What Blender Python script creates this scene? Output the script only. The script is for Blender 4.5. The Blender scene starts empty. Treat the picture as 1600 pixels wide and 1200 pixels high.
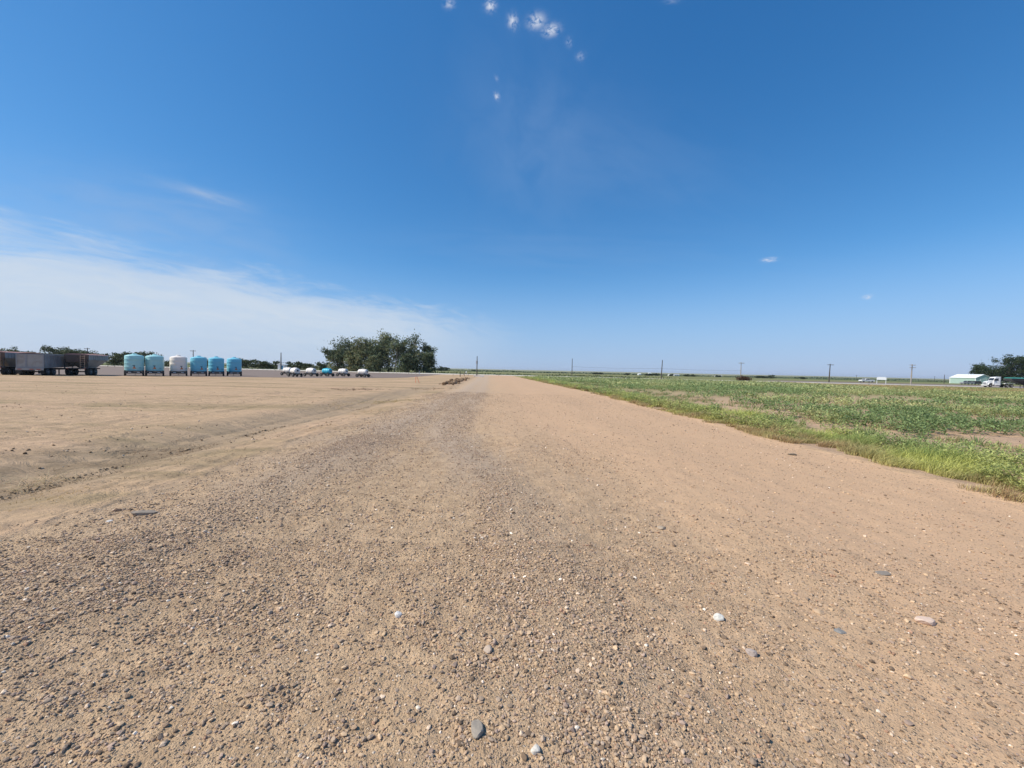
import bpy, math, random
import numpy as np
from mathutils import Vector, Matrix

C = bpy.context.scene.collection
scene = bpy.context.scene
random.seed(7)
rng = np.random.default_rng(11)
PI = math.pi

# ------------------------------------------------------------------ camera
CAMZ = 1.7
FPX, W0, H0 = 620.0, 1600.0, 1200.0
ROLL = math.atan(0.022)
PITCH = math.atan(20.2 / FPX)                      # looking slightly down
Fv = Vector((0, math.cos(PITCH), -math.sin(PITCH)))
R0 = Vector((1, 0, 0)); U0 = R0.cross(Fv)
Rv = R0 * math.cos(ROLL) + U0 * math.sin(ROLL)
Uv = U0 * math.cos(ROLL) - R0 * math.sin(ROLL)
cam_d = bpy.data.cameras.new('camera')
cam = bpy.data.objects.new('camera', cam_d); C.objects.link(cam)
cam.matrix_world = Matrix(((Rv.x, Uv.x, -Fv.x, 0), (Rv.y, Uv.y, -Fv.y, 0), (Rv.z, Uv.z, -Fv.z, CAMZ), (0, 0, 0, 1)))
cam_d.sensor_width = 36; cam_d.lens = 36 * FPX / W0
cam_d.clip_start = 0.05; cam_d.clip_end = 60000
scene.camera = cam


def ray(px, py):
    return (Fv + Rv * ((px - 800) / FPX) - Uv * ((py - 600) / FPX)).normalized()


def at(px, py, z=0.0):
    d = ray(px, py); t = (z - CAMZ) / d.z
    return Vector((d.x * t, d.y * t, z))


def atY(px, Y, z=0.0):
    """ground point at depth Y that shows in picture column px"""
    X = (px - 800) / FPX * Y
    for _ in range(4):
        v = Vector((X, Y, z - CAMZ)); p = 800 + FPX * v.dot(Rv) / v.dot(Fv)
        X += (px - p) / FPX * Y
    return Vector((X, Y, z))


def height_at(px, py, Y):
    d = ray(px, py)
    return CAMZ + d.z / d.y * Y


# ------------------------------------------------------------------ world, sun, exposure
SUN_EL, SUN_AZ = math.radians(46), math.radians(-101)      # azimuth from +Y towards +X
sdir = Vector((math.sin(SUN_AZ) * math.cos(SUN_EL), math.cos(SUN_AZ) * math.cos(SUN_EL), math.sin(SUN_EL)))
sun_d = bpy.data.lights.new('sun', 'SUN'); sun = bpy.data.objects.new('sun', sun_d); C.objects.link(sun)
sun_d.energy = 4.85; sun_d.angle = math.radians(0.53); sun_d.color = (1.0, 0.935, 0.81)
sun.rotation_euler = (-sdir).to_track_quat('-Z', 'Y').to_euler()
scene.view_settings.view_transform = 'Standard'
scene.view_settings.look = 'None'
scene.view_settings.exposure = 0.07
scene.view_settings.gamma = 1.0


class NT:
    """tiny helper for writing node trees"""
    def __init__(s, tree): s.t = tree; s.n = tree.nodes; s.l = tree.links
    def node(s, typ, **kw):
        n = s.n.new(typ)
        for k, v in kw.items(): setattr(n, k, v)
        return n
    def put(s, sock, v):
        if isinstance(v, bpy.types.NodeSocket): s.l.new(v, sock)
        elif v is not None:
            if sock.type == 'RGBA' and not hasattr(v, '__len__'): v = (v, v, v, 1)
            if sock.type == 'RGBA' and len(v) == 3: v = (*v, 1)
            sock.default_value = v
    def m(s, op, a, b=None, c=None, clamp=False):
        n = s.node('ShaderNodeMath', operation=op, use_clamp=clamp)
        s.put(n.inputs[0], a); s.put(n.inputs[1], b)
        if c is not None: s.put(n.inputs[2], c)
        return n.outputs[0]
    def vm(s, op, a, b=None, sc=None):
        n = s.node('ShaderNodeVectorMath', operation=op)
        s.put(n.inputs[0], a)
        if b is not None: s.put(n.inputs[1], b)
        if sc is not None: s.put(n.inputs[3], sc)
        return n.outputs['Value'] if op in ('DOT_PRODUCT', 'LENGTH', 'DISTANCE') else n.outputs[0]
    def ss(s, x, a, b, lo=0.0, hi=1.0):
        """smoothstep; a may be larger than b"""
        if not isinstance(a, bpy.types.NodeSocket) and not isinstance(b, bpy.types.NodeSocket) and a > b: a, b, lo, hi = b, a, hi, lo
        n = s.node('ShaderNodeMapRange', interpolation_type='SMOOTHSTEP')
        s.put(n.inputs[0], x); s.put(n.inputs[1], a); s.put(n.inputs[2], b); s.put(n.inputs[3], lo); s.put(n.inputs[4], hi)
        return n.outputs[0]
    def mix(s, f, a, b):
        n = s.node('ShaderNodeMix', data_type='RGBA')
        s.put(n.inputs[0], f); s.put(n.inputs[6], a); s.put(n.inputs[7], b)
        return n.outputs[2]
    def mul(s, a, b):
        n = s.node('ShaderNodeMix', data_type='RGBA', blend_type='MULTIPLY')
        s.put(n.inputs[0], 1.0); s.put(n.inputs[6], a); s.put(n.inputs[7], b)
        return n.outputs[2]
    def noise(s, vec, scale, detail=3.0, rough=0.55, dist=0.0, out=0):
        n = s.node('ShaderNodeTexNoise')
        s.put(n.inputs['Vector'], vec); n.inputs['Scale'].default_value = scale
        n.inputs['Detail'].default_value = detail; n.inputs['Roughness'].default_value = rough
        n.inputs['Distortion'].default_value = dist
        return n.outputs[out]
    def vor(s, vec, scale, rand=1.0, feature='F1'):
        n = s.node('ShaderNodeTexVoronoi', feature=feature)
        s.put(n.inputs['Vector'], vec); n.inputs['Scale'].default_value = scale; n.inputs['Randomness'].default_value = rand
        return n
    def ramp(s, f, stops, interp='LINEAR'):
        n = s.node('ShaderNodeValToRGB'); n.color_ramp.interpolation = interp
        e = n.color_ramp.elements
        while len(e) < len(stops): e.new(0.5)
        for i, (p, c) in enumerate(stops): e[i].position = p; e[i].color = (*c, 1)
        s.put(n.inputs[0], f); return n.outputs[0]
    def xyz(s, x, y, z=0.0):
        n = s.node('ShaderNodeCombineXYZ'); s.put(n.inputs[0], x); s.put(n.inputs[1], y); s.put(n.inputs[2], z); return n.outputs[0]


world = bpy.data.worlds.new('World'); scene.world = world; world.use_nodes = True
wt = NT(world.node_tree); wt.n.clear()
sky = wt.node('ShaderNodeTexSky', sky_type='NISHITA')
sky.sun_disc = False; sky.sun_elevation = SUN_EL; sky.sun_rotation = SUN_AZ
sky.altitude = 1400; sky.air_density = 1.0; sky.dust_density = 0.35; sky.ozone_density = 2.2
SKY_STR = 0.105
D = wt.node('ShaderNodeTexCoord').outputs['Generated']
skyc = wt.vm('SCALE', sky.outputs[0], sc=SKY_STR)
sc_ = wt.node('ShaderNodeSeparateColor'); wt.put(sc_.inputs[0], skyc)      # deeper, clearer blue of dry high plains air
cc_ = wt.node('ShaderNodeCombineColor')
for i_, (k_, g_) in enumerate(((1.05, 1.36), (.93, .88), (1.10, .70))): wt.put(cc_.inputs[i_], wt.m('MULTIPLY', wt.m('POWER', sc_.outputs[i_], g_), k_))
skyc = cc_.outputs[0]
sep = wt.node('ShaderNodeSeparateXYZ'); wt.put(sep.inputs[0], D)
dz = sep.outputs[2]
skyc = wt.mix(wt.ss(dz, 0.27, 0.0, 0.0, 0.80), skyc, (.325, .475, .72))      # pale blue air near the horizon


def plane_through(p, q):
    n = ray(*p).cross(ray(*q)).normalized()
    if n.z < 0: n = -n
    return n


cloud_col = (0.60, 0.68, 0.78)
# broad veil of cirrus lying low in the left half of the sky
nb = plane_through((0, 366), (800, 522))
tb = (ray(800, 522) - ray(0, 366)).normalized()
wbv = nb.cross(tb)
along = wt.vm('DOT_PRODUCT', D, tuple(tb)); over = wt.vm('DOT_PRODUCT', D, tuple(nb))
skyP = wt.xyz(wt.m('MULTIPLY', along, 2.2), wt.m('MULTIPLY', over, 9.0), wt.m('MULTIPLY', wt.vm('DOT_PRODUCT', D, tuple(wbv)), 2.2))
n1 = wt.noise(skyP, 1.6, 7, 0.62, 0.6); n2 = wt.noise(skyP, 5.0, 6, 0.6, 1.0)
edge = wt.m('ADD', over, wt.m('ADD', wt.m('MULTIPLY', wt.m('SUBTRACT', n1, 0.5), 0.15), wt.m('MULTIPLY', wt.m('SUBTRACT', n2, 0.5), 0.09)))
m1 = wt.ss(edge, 0.043, -0.035)
side = wt.ss(wt.m('ADD', sep.outputs[0], wt.m('MULTIPLY', n2, 0.12)), 0.13, -0.26)
low = wt.ss(dz, 0.0, 0.12, 0.62, 1.0)
m1 = wt.m('MULTIPLY', wt.m('MULTIPLY', m1, side), low)
m1 = wt.m('MULTIPLY', m1, wt.ss(n2, 0.2, 0.75, 0.72, 0.95))
col = wt.mix(m1, skyc, cloud_col)


def streak(col, p, q, wid, op, nz=0.5, cc=cloud_col, sc=3.0):
    a, b = ray(*p), ray(*q); c = ((a + b) / 2).normalized()
    t = (b - a); half = t.length / 2; t.normalize(); b2 = c.cross(t).normalized()
    da = wt.m('DIVIDE', wt.vm('DOT_PRODUCT', D, tuple(t)), half)
    db = wt.m('DIVIDE', wt.vm('DOT_PRODUCT', D, tuple(b2)), wid)
    # the centre is not exactly on the tangent axes: subtract its own projection
    da = wt.m('SUBTRACT', da, c.dot(t) / half); db = wt.m('SUBTRACT', db, c.dot(b2) / wid)
    r2 = wt.m('ADD', wt.m('MULTIPLY', da, da), wt.m('MULTIPLY', db, db))
    g = wt.m('POWER', 2.718, wt.m('MULTIPLY', r2, -1.3))
    vec = wt.xyz(wt.m('MULTIPLY', da, sc * 0.45), wt.m('MULTIPLY', db, sc * 0.45), c.x * 9)
    no = wt.noise(vec, 1.6, 4, 0.55, 0.4)
    f = wt.m('MULTIPLY', g, wt.ss(no, 0.5 - nz * 0.5, 0.5 + nz * 0.32))
    f = wt.m('MULTIPLY', f, wt.m('GREATER_THAN', wt.vm('DOT_PRODUCT', D, tuple(c)), 0.0))
    return wt.mix(wt.m('MULTIPLY', f, op, clamp=True), col, cc)


veil = (0.31, 0.45, 0.69)
col = streak(col, (-60, 285), (420, 340), 0.055, 0.34, 0.7, veil)
col = streak(col, (250, 283), (392, 326), 0.009, 0.85, 0.9, veil)
col = streak(col, (-40, 325), (480, 405), 0.07, 0.4, 0.7, veil)
col = streak(col, (760, 60), (880, 360), 0.16, 0.17, 0.7, veil)
col = streak(col, (560, 380), (1300, 420), 0.06, 0.14, 0.7, veil)
col = streak(col, (780, 180), (1200, 330), 0.10, 0.12, 0.7, veil)
puff = (0.66, 0.71, 0.82)
for (px, py, w_, h_, op) in ((702, 6, 9, 8, .55), (766, 9, 9, 9, .95), (801, 33, 8, 12, .9), (838, 33, 14, 12, 1.0), (861, 47, 14, 10, 1.0),
                             (776, 150, 4, 8, .75), (907, 88, 8, 7, .35), (889, 66, 6, 9, .25), (1202, 406, 13, 5, .95), (1356, 464, 9, 4.5, .8),
                             (192, 475, 15, 3.5, .5), (776, 122, 3, 8, .2), (1050, 2, 14, 4, .2)):
    w_ *= .82; h_ *= .82
    col = streak(col, (px - w_ * 1.1, py + h_ * .3), (px + w_ * 1.1, py - h_ * .3), h_ * 0.82 / FPX * 0.8, op * 0.95, 0.40, puff, 1.9)
bg = wt.node('ShaderNodeBackground'); wt.put(bg.inputs[0], col); bg.inputs[1].default_value = 1.0
wo = wt.node('ShaderNodeOutputWorld'); wt.l.new(bg.outputs[0], wo.inputs[0])


# ------------------------------------------------------------------ tagging
def tag(o, label=None, cat=None, group=None, kind=None):
    if label: o['label'] = label
    if cat: o['category'] = cat
    if group: o['group'] = group
    if kind: o['kind'] = kind
    return o


def thing(name, label, cat, loc=(0, 0, 0), rz=0.0, group=None):
    o = bpy.data.objects.new(name, None); C.objects.link(o)
    o.location = loc; o.rotation_euler = (0, 0, rz); o.empty_display_size = 0.3
    return tag(o, label, cat, group)


def kids(o): return [c for c in bpy.data.objects if c.parent == o]


def dup(root, loc, rz, label, group=None):
    r = root.copy(); C.objects.link(r); r.location = loc; r.rotation_euler = (0, 0, rz); r['label'] = label
    if group: r['group'] = group
    for ch in kids(root):
        c = ch.copy(); C.objects.link(c); c.parent = r
        for g in kids(ch):
            d = g.copy(); C.objects.link(d); d.parent = c
    return r


# ------------------------------------------------------------------ numpy noise
def vhash(ix, iy, seed):
    h = (ix.astype(np.int64) * 374761393 + iy.astype(np.int64) * 668265263 + seed * 982451653) & 0x7fffffff
    h = ((h ^ (h >> 13)) * 1274126177) & 0x7fffffff
    h = h ^ (h >> 16)
    return (h & 0xffff) / 65535.0


def vnoise(x, y, seed=0):
    ix = np.floor(x); iy = np.floor(y); fx = x - ix; fy = y - iy
    fx = fx * fx * (3 - 2 * fx); fy = fy * fy * (3 - 2 * fy)
    a = vhash(ix, iy, seed); b = vhash(ix + 1, iy, seed); c = vhash(ix, iy + 1, seed); d = vhash(ix + 1, iy + 1, seed)
    return (a * (1 - fx) + b * fx) * (1 - fy) + (c * (1 - fx) + d * fx) * fy - 0.5


def fbm(x, y, oct=3, seed=0):
    s = 0; a = 1.0
    for i in range(oct):
        s = s + a * vnoise(x * 2 ** i + 13.7 * i, y * 2 ** i + 7.1 * i, seed + i); a *= 0.5
    return s


def sst(x, a, b):
    t = np.clip((x - a) / (b - a), 0, 1); return t * t * (3 - 2 * t)


# ------------------------------------------------------------------ terrain
def roadu(x, y):
    """distance across the road: 0 at the camera, road spans about -4.7..7"""
    t = y - 25.0
    s = -0.06 * (np.logaddexp(0, t / 8.0) * 8.0)
    s = np.maximum(s, -9.0)
    return x - s


def terrain(x, y):
    x = np.asarray(x, float); y = np.asarray(y, float)
    u = roadu(x, y); r = np.hypot(x, y)
    near = 1 - sst(r, 25, 90)
    z = 0.05 * fbm(x / 2.6, y / 3.5, 3, 3) * near
    z = z + 0.022 * fbm(x / 0.32, y / 0.36, 3, 9) * (1 - sst(r, 6, 22))
    z = z + 0.014 * fbm(x / 0.09, y / 0.09, 2, 21) * (1 - sst(r, 2.5, 8))
    lot = sst(-u, 4.6, 6.2)
    # low drainage swale beside the road with a crusty, broken lip
    wob = 0.45 * fbm(x / 6, y / 9.0, 2, 31) + 0.22 * fbm(x / 0.7, y / 1.1, 3, 35)
    uu = u + wob
    sw = np.exp(-((uu + 7.4) / 0.95) ** 2) * (1 - sst(y, 26, 44))
    z = z - 0.13 * sw
    z = z + 0.05 * np.exp(-((uu + 9.4) / 0.9) ** 2) * (1 - sst(y, 20, 40))
    z = z - 0.055 * sst(uu, -7.1, -6.92) * sst(uu, -5.6, -6.5 + 0.0) * 0
    lip = sst(uu, -7.02, -6.88) * (1 - sst(uu, -6.88, -5.8))
    z = z - 0.04 * lip * (1 - sst(y, 22, 40))
    z = z - 0.12 * lot * (1 - sst(r, 15, 60)) * 0.6
    # track windrows along the road
    wc_ = .55 - 2.45 * sst(y, 2.0, 13.0); z = z + near * (.028 * np.exp(-((u - wc_) / .5) ** 2) + .03 * np.exp(-((u + 3.3) / .7) ** 2))
    z = z + 0.012 * np.cos(u * 2.1 + 1.4 * fbm(x / 3, y / 9, 2, 41)) * near * (np.abs(u) < 7)
    for (u0, dr, w_, dp) in ((-9.9, .05, .16, .028), (-11.4, .05, .18, .030), (-13.5, -.10, .2, .03), (-15.1, -.10, .2, .03), (-8.9, .22, .14, .022), (-5.6, -.01, .13, .018), (-7.9, .02, .10, .03), (-6.3, -.02, .09, .02), (-19, -.3, .3, .04), (-21, -.3, .3, .04)):
        uc = u0 - dr * (y - 8) + .5 * np.sin(y / 5.5 + u0)
        z = z - dp * (np.exp(-((u - uc) / w_) ** 2) - .45 * np.exp(-((u - uc - 1.9 * w_) / (w_ * .7)) ** 2) - .45 * np.exp(-((u - uc + 1.9 * w_) / (w_ * .7)) ** 2)) * (1 - sst(y, 30, 45)) * (u < -5.0) * (.4 + 1.2 * np.clip(vnoise(x / 1.7, y / 2.1, 43) + .4, 0, 1))
    # low roadside berm before the weeds
    z = z + 0.05 * np.exp(-((u - 7.1) / 0.5) ** 2) * near
    z = z + 0.06 * sst(u, 8, 10) * fbm(x / 0.9, y / 0.9, 2, 51) * near
    # the yard lies a little lower
    yard = sst(-u, 9, 22) * sst(y, 38, 56)
    z = z - 0.2 * yard
    # far country rises in low ridges
    far = sst(r, 1200, 6000)
    ridge = 9 + 20 * (fbm(x / 4200 + 3.3, y / 3800, 3, 61) + 0.5)
    z = z + far * ridge * (1 - 0.15 * sst(x, 0, 6000))
    z = z + 1.2 * fbm(x / 500, y / 400, 2, 71) * sst(r, 350, 1200)
    z = z - 0.25 * sst(r, 250, 900)
    return z


def axis(nearlim, c, far, far2, cf):
    v = [0.0]
    while v[-1] < far2:
        a = v[-1]
        st = max(0.02, c * a) if a < far else cf * a
        v.append(a + st)
    return np.array(v)


ax = axis(1.6, 0.0125, 300, 9300, 0.03)
xs = np.concatenate([-ax[::-1][:-1], ax])
ys = np.concatenate([-ax[(ax < 30) & (np.arange(len(ax)) % 6 == 0)][::-1][:-1], ax])
nx, ny = len(xs), len(ys)
GX, GY = np.meshgrid(xs, ys)
GX = GX.ravel(); GY = GY.ravel()
GZ = terrain(GX, GY)
GU = roadu(GX, GY)


def mesh_np(name, verts, faces, mat, parent=None, smooth=True, attrs=None, nper=4):
    """verts (n,3), faces (m,k) arrays -> mesh object"""
    me = bpy.data.meshes.new(name)
    faces = np.asarray(faces, np.int32); k = faces.shape[1]
    me.vertices.add(len(verts)); me.vertices.foreach_set('co', np.asarray(verts, np.float32).ravel())
    me.loops.add(faces.size); me.loops.foreach_set('vertex_index', faces.ravel())
    me.polygons.add(len(faces)); me.polygons.foreach_set('loop_start', np.arange(0, faces.size, k, dtype=np.int32))
    me.polygons.foreach_set('loop_total', np.full(len(faces), k, np.int32))
    me.polygons.foreach_set('use_smooth', np.full(len(faces), smooth, bool))
    me.update(calc_edges=True)
    if attrs:
        for an, av in attrs.items():
            if av.ndim == 1:
                at_ = me.attributes.new(an, 'FLOAT', 'POINT'); at_.data.foreach_set('value', av.astype(np.float32))
            else:
                at_ = me.attributes.new(an, 'FLOAT_COLOR', 'POINT')
                at_.data.foreach_set('color', np.concatenate([av, np.ones((len(av), 1))], 1).astype(np.float32).ravel())
    me.materials.append(mat)
    o = bpy.data.objects.new(name, me); C.objects.link(o)
    if parent: o.parent = parent
    return o


def new_mat(name):
    m = bpy.data.materials.new(name); m.use_nodes = True
    t = NT(m.node_tree); b = m.node_tree.nodes['Principled BSDF']
    return m, t, b


def ground_material():
    m, t, b = new_mat('ground_surface')
    P = t.node('ShaderNodeNewGeometry').outputs['Position']
    sp = t.node('ShaderNodeSeparateXYZ'); t.put(sp.inputs[0], P); X, Y, Z = sp.outputs
    P2 = t.xyz(X, Y, 0.0)
    u = t.node('ShaderNodeAttribute', attribute_name='road_u').outputs['Fac']
    nA = t.noise(P2, 0.9, 4, 0.6); nB = t.noise(P2, 5.0, 3, 0.6); nC = t.noise(P2, 0.22, 4, 0.55)
    streakv = t.xyz(t.m('MULTIPLY', u, 1.0), t.m('MULTIPLY', Y, 0.10), 0.0)
    nS = t.noise(streakv, 1.5, 5, 0.6, 0.3)
    nS2 = t.noise(streakv, 5.0, 4, 0.6, 0.3)
    uw = t.m('ADD', u, t.m('ADD', t.m('MULTIPLY', t.m('SUBTRACT', nA, .5), 1.2), t.m('MULTIPLY', t.m('SUBTRACT', nB, .5), 0.5)))
    road = t.m('MULTIPLY', t.ss(uw, -5.1, -4.5), t.ss(uw, 7.5, 6.7))
    lim = t.ss(Y, 3.0, 15.0, 1.9, -1.0)
    gsh = t.m('SUBTRACT', t.m('ADD', uw, t.m('MULTIPLY', t.m('SUBTRACT', nS, .5), 3.2)), lim)
    grav = t.m('MULTIPLY', road, t.ss(gsh, 2.4, -2.2))
    wc = t.ss(Y, 2.0, 13.0, .55, -1.9)
    def windrow(c_, w_): 
        e_ = t.m('DIVIDE', t.m('SUBTRACT', t.m('ADD', u, t.m('MULTIPLY', t.m('SUBTRACT', nS, .5), 1.0)), c_), w_)
        return t.m('POWER', 2.718, t.m('MULTIPLY', t.m('MULTIPLY', e_, e_), -1.0))
    wrow = t.m('ADD', windrow(wc, .55), t.m('MULTIPLY', windrow(-3.3, .75), .9), clamp=True)
    gpatch = t.m('MULTIPLY', t.m('ADD', t.ss(t.m('ADD', t.m('MULTIPLY', nS2, .5), t.m('MULTIPLY', nA, .5)), 0.42, 0.60), wrow, clamp=True), t.m('ADD', .35, t.m('MULTIPLY', wrow, .65)))
    # albedo of the bare soils
    pink = t.mix(nS, (.50, .345, .222), (.60, .418, .272)); pink = t.mix(t.ss(nS2, .35, .7), pink, (.54, .38, .245))
    gmat = t.mix(t.ss(nB, .35, .65), (.45, .325, .205), (.60, .44, .28))
    tan = t.mix(t.noise(t.xyz(t.m('MULTIPLY', X, .25), Y), 0.8, 5, .6, .4), (.44, .32, .20), (.57, .42, .28))
    tan = t.mix(t.ss(t.noise(t.xyz(t.m('MULTIPLY', X, .06), Y), .42, 5, .65, .5), .46, .62), tan, (.345, .27, .16))
    tan = t.mix(t.m('MULTIPLY', t.ss(t.noise(t.xyz(t.m('MULTIPLY', u, 1.0), t.m('MULTIPLY', Y, .14)), 2.6, 5, .65, .5), .5, .68), .5), tan, (.36, .275, .18))
    tan = t.mix(t.m('MULTIPLY', t.ss(nC, .45, .65), .6), tan, (.55, .39, .265))
    sw = t.m('MULTIPLY', t.m('MULTIPLY', t.ss(uw, -9.6, -8.0), t.ss(uw, -5.7, -6.8)), t.ss(Y, 50, 30))
    tan = t.mix(t.m('MULTIPLY', sw, t.ss(nA, .3, .6, .4, .85)), tan, (.37, .29, .20))
    tan = t.mix(t.m('MULTIPLY', sw, t.m('MULTIPLY', t.ss(Y, 12, 6.5), t.ss(nA, .42, .58, 0, .7))), tan, (.25, .185, .115))     # washed-out damp looking soil
    col = t.mix(road, tan, t.mix(grav, pink, gmat))
    # stones read as coloured cells in the gravelly part
    w1 = t.vm('ADD', P2, t.vm('SCALE', t.noise(P2, 30, 2, .5, 0, 1), sc=0.02))
    v1 = t.vor(w1, 62.0); v2 = t.vor(w1, 135.0)
    def stonecol(v):
        r = t.node('ShaderNodeSeparateColor'); t.put(r.inputs[0], v.outputs['Color'])
        c = t.ramp(r.outputs[0], [(0, (.20, .15, .10)), (.2, (.33, .27, .21)), (.45, (.50, .38, .235)), (.62, (.44, .345, .26)), (.78, (.60, .445, .29)), (.93, (.66, .53, .39)), (1, (.85, .78, .68))])
        return c, r.outputs[1]
    c1, r1 = stonecol(v1); c2, r2 = stonecol(v2)
    dens = t.m('ADD', t.m('MULTIPLY', grav, t.ss(gpatch, 0, 1, .40, .85)), t.m('MULTIPLY', t.m('SUBTRACT', 1.0, grav), t.m('MULTIPLY', road, .16)))
    is1 = t.m('MULTIPLY', t.m('LESS_THAN', r1, t.m('MULTIPLY', dens, .62)), t.ss(v1.outputs['Distance'], .58, .42))
    is2 = t.m('MULTIPLY', t.m('LESS_THAN', r2, t.m('MULTIPLY', dens, .75)), t.ss(v2.outputs['Distance'], .58, .42))
    col = t.mix(t.m('MULTIPLY', is2, .8), col, c2)
    col = t.mix(t.m('MULTIPLY', is1, .8), col, c1)
    # grey cast of the loose stone windrows
    col = t.mix(t.m('MULTIPLY', grav, t.m('MULTIPLY', gpatch, t.ss(Y, 3, 9, .15, .62))), col, (.49, .405, .33))
    # field: sandy soil, then dry and green country further off
    fld = t.ss(uw, 6.9, 7.6)
    soil = t.mix(nA, (.44, .31, .205), (.56, .41, .285))
    dryg = t.mix(t.noise(t.xyz(t.m('MULTIPLY', X, .3), Y), .35, 5, .65), (.40, .32, .16), (.30, .30, .13))
    gre = t.mix(t.noise(P2, .8, 5, .7), (.17, .22, .075), (.33, .31, .15))
    fcol = t.mix(t.ss(t.m('ADD', Y, t.m('MULTIPLY', nA, 20)), 28, 70), soil, gre)
    xr = t.m('ADD', X, t.m('MULTIPLY', t.noise(P2, .05, 3, .6), 26))
    fcol = t.mix(t.ss(xr, 74, 92), fcol, dryg)
    fcol = t.mix(t.ss(t.m('ADD', Y, t.m('MULTIPLY', X, .2)), 122, 132), fcol, dryg)
    col = t.mix(fld, col, fcol)
    # beyond the highway: farmland strips to the ridges
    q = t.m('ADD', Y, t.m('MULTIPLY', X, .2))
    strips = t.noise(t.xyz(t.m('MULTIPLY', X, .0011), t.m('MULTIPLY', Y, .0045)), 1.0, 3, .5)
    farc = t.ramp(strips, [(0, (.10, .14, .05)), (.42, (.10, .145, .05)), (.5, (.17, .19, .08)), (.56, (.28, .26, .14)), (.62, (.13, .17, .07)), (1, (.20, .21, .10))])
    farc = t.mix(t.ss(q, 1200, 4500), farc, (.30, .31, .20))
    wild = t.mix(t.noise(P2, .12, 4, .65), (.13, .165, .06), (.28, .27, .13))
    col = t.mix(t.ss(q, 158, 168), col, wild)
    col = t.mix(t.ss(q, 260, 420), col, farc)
    col = t.mul(col, (1.0, .935, .885))
    t.put(b.inputs['Base Color'], col)
    b.inputs['Roughness'].default_value = 0.95; b.inputs['Specular IOR Level'].default_value = 0.15
    # relief finer than the mesh
    fade = t.ss(Y, 60, 8)
    h = t.m('ADD', t.m('MULTIPLY', t.noise(P2, 20, 5, .65), .030), t.m('MULTIPLY', t.noise(P2, 100, 3, .6), .008))
    st = t.m('ADD', t.m('MULTIPLY', t.m('MULTIPLY', is1, t.m('SUBTRACT', .55, v1.outputs['Distance'])), .020),
             t.m('MULTIPLY', t.m('MULTIPLY', is2, t.m('SUBTRACT', .55, v2.outputs['Distance'])), .010))
    h = t.m('ADD', t.m('MULTIPLY', h, t.m('ADD', .30, t.m('MULTIPLY', grav, .70))), st)
    # drifted, crusted dirt on the lot
    h = t.m('ADD', h, t.m('MULTIPLY', t.m('SUBTRACT', 1.0, road), t.m('MULTIPLY', t.noise(t.xyz(t.m('MULTIPLY', X, .5), Y), 2.2, 7, .66, .8), .17)))
    bp = t.node('ShaderNodeBump'); bp.inputs['Strength'].default_value = 1.0; bp.inputs['Distance'].default_value = 1.0
    t.put(bp.inputs['Height'], h); t.put(b.inputs['Normal'], bp.outputs[0])
    return m


MG = ground_material()
idx = np.arange(nx * ny).reshape(ny, nx)
F = np.stack([idx[:-1, :-1].ravel(), idx[:-1, 1:].ravel(), idx[1:, 1:].ravel(), idx[1:, :-1].ravel()], 1)
cx = GX[F].mean(1); cy = GY[F].mean(1); cu = roadu(cx, cy)
qq = cy + 0.2 * cx
is_road = (cu > -4.8) & (cu < 7.1) & (qq < 146)
is_field = (cu >= 7.1) & (cx < 88) & (qq < 128) & (cy > -30)
is_lot = (cu <= -4.8) & (qq < 146) & (cx > -160)
V = np.stack([GX, GY, GZ], 1)


def part_of(name, mask):
    f = F[mask]; used, inv = np.unique(f, return_inverse=True)
    o = mesh_np(name, V[used], inv.reshape(f.shape), MG, attrs={'road_u': GU[used]})
    tag(o, kind='structure'); return o


part_of('gravel_road', is_road)
part_of('dirt_lot', is_lot)
part_of('field_soil', is_field)
part_of('ground', ~(is_road | is_field | is_lot))


# ------------------------------------------------------------------ simple materials
def rgbmat(name, colr, rough=0.6, metal=0.0, var=0.12, scale=6.0, spec=0.4, bump=0.0, dirt=None):
    m, t, b = new_mat(name)
    g = t.node('ShaderNodeTexCoord').outputs['Object']
    n = t.noise(g, scale, 4, .6)
    c = t.mix(n, tuple(x * (1 - var) for x in colr), tuple(min(1, x * (1 + var)) for x in colr))
    if dirt:
        c = t.mix(t.m('MULTIPLY', t.ss(t.noise(g, scale * .4, 5, .65, .5), .42, .72), dirt[3]), c, dirt[:3])
    t.put(b.inputs['Base Color'], c)
    b.inputs['Roughness'].default_value = rough; b.inputs['Metallic'].default_value = metal
    b.inputs['Specular IOR Level'].default_value = spec
    if bump:
        bp = t.node('ShaderNodeBump'); bp.inputs['Strength'].default_value = 1; bp.inputs['Distance'].default_value = bump
        t.put(bp.inputs['Height'], t.noise(g, scale * 3, 4, .6)); t.put(b.inputs['Normal'], bp.outputs[0])
    return m


M = {}
dust = (.42, .33, .22, .5)
M['tyre'] = rgbmat('rubber', (.022, .022, .023), .85, dirt=(.14, .11, .08, .4))
M['rim'] = rgbmat('wheel_rim', (.62, .62, .62), .45, dirt=dust)
M['steel_dark'] = rgbmat('dark_painted_steel', (.035, .036, .04), .6, dirt=(.2, .16, .11, .35))
M['steel_grey'] = rgbmat('grey_steel', (.30, .30, .31), .5, .3)
M['alu'] = rgbmat('dull_aluminium', (.27, .285, .31), .5, .35, var=.22, scale=1.4, dirt=(.15, .13, .12, .5))
M['alu_pale'] = rgbmat('pale_grey_door', (.37, .345, .32), .6, .1, var=.14, scale=2.0, dirt=(.23, .19, .16, .6))
M['hopper_brown'] = rgbmat('brown_hopper', (.12, .078, .062), .6, .1, var=.25, scale=2, dirt=(.16, .12, .09, .5))
M['rust'] = rgbmat('ladder_rust', (.48, .32, .22), .7)
M['tarp_red'] = rgbmat('red_tarp', (.42, .22, .19), .8)
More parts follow.
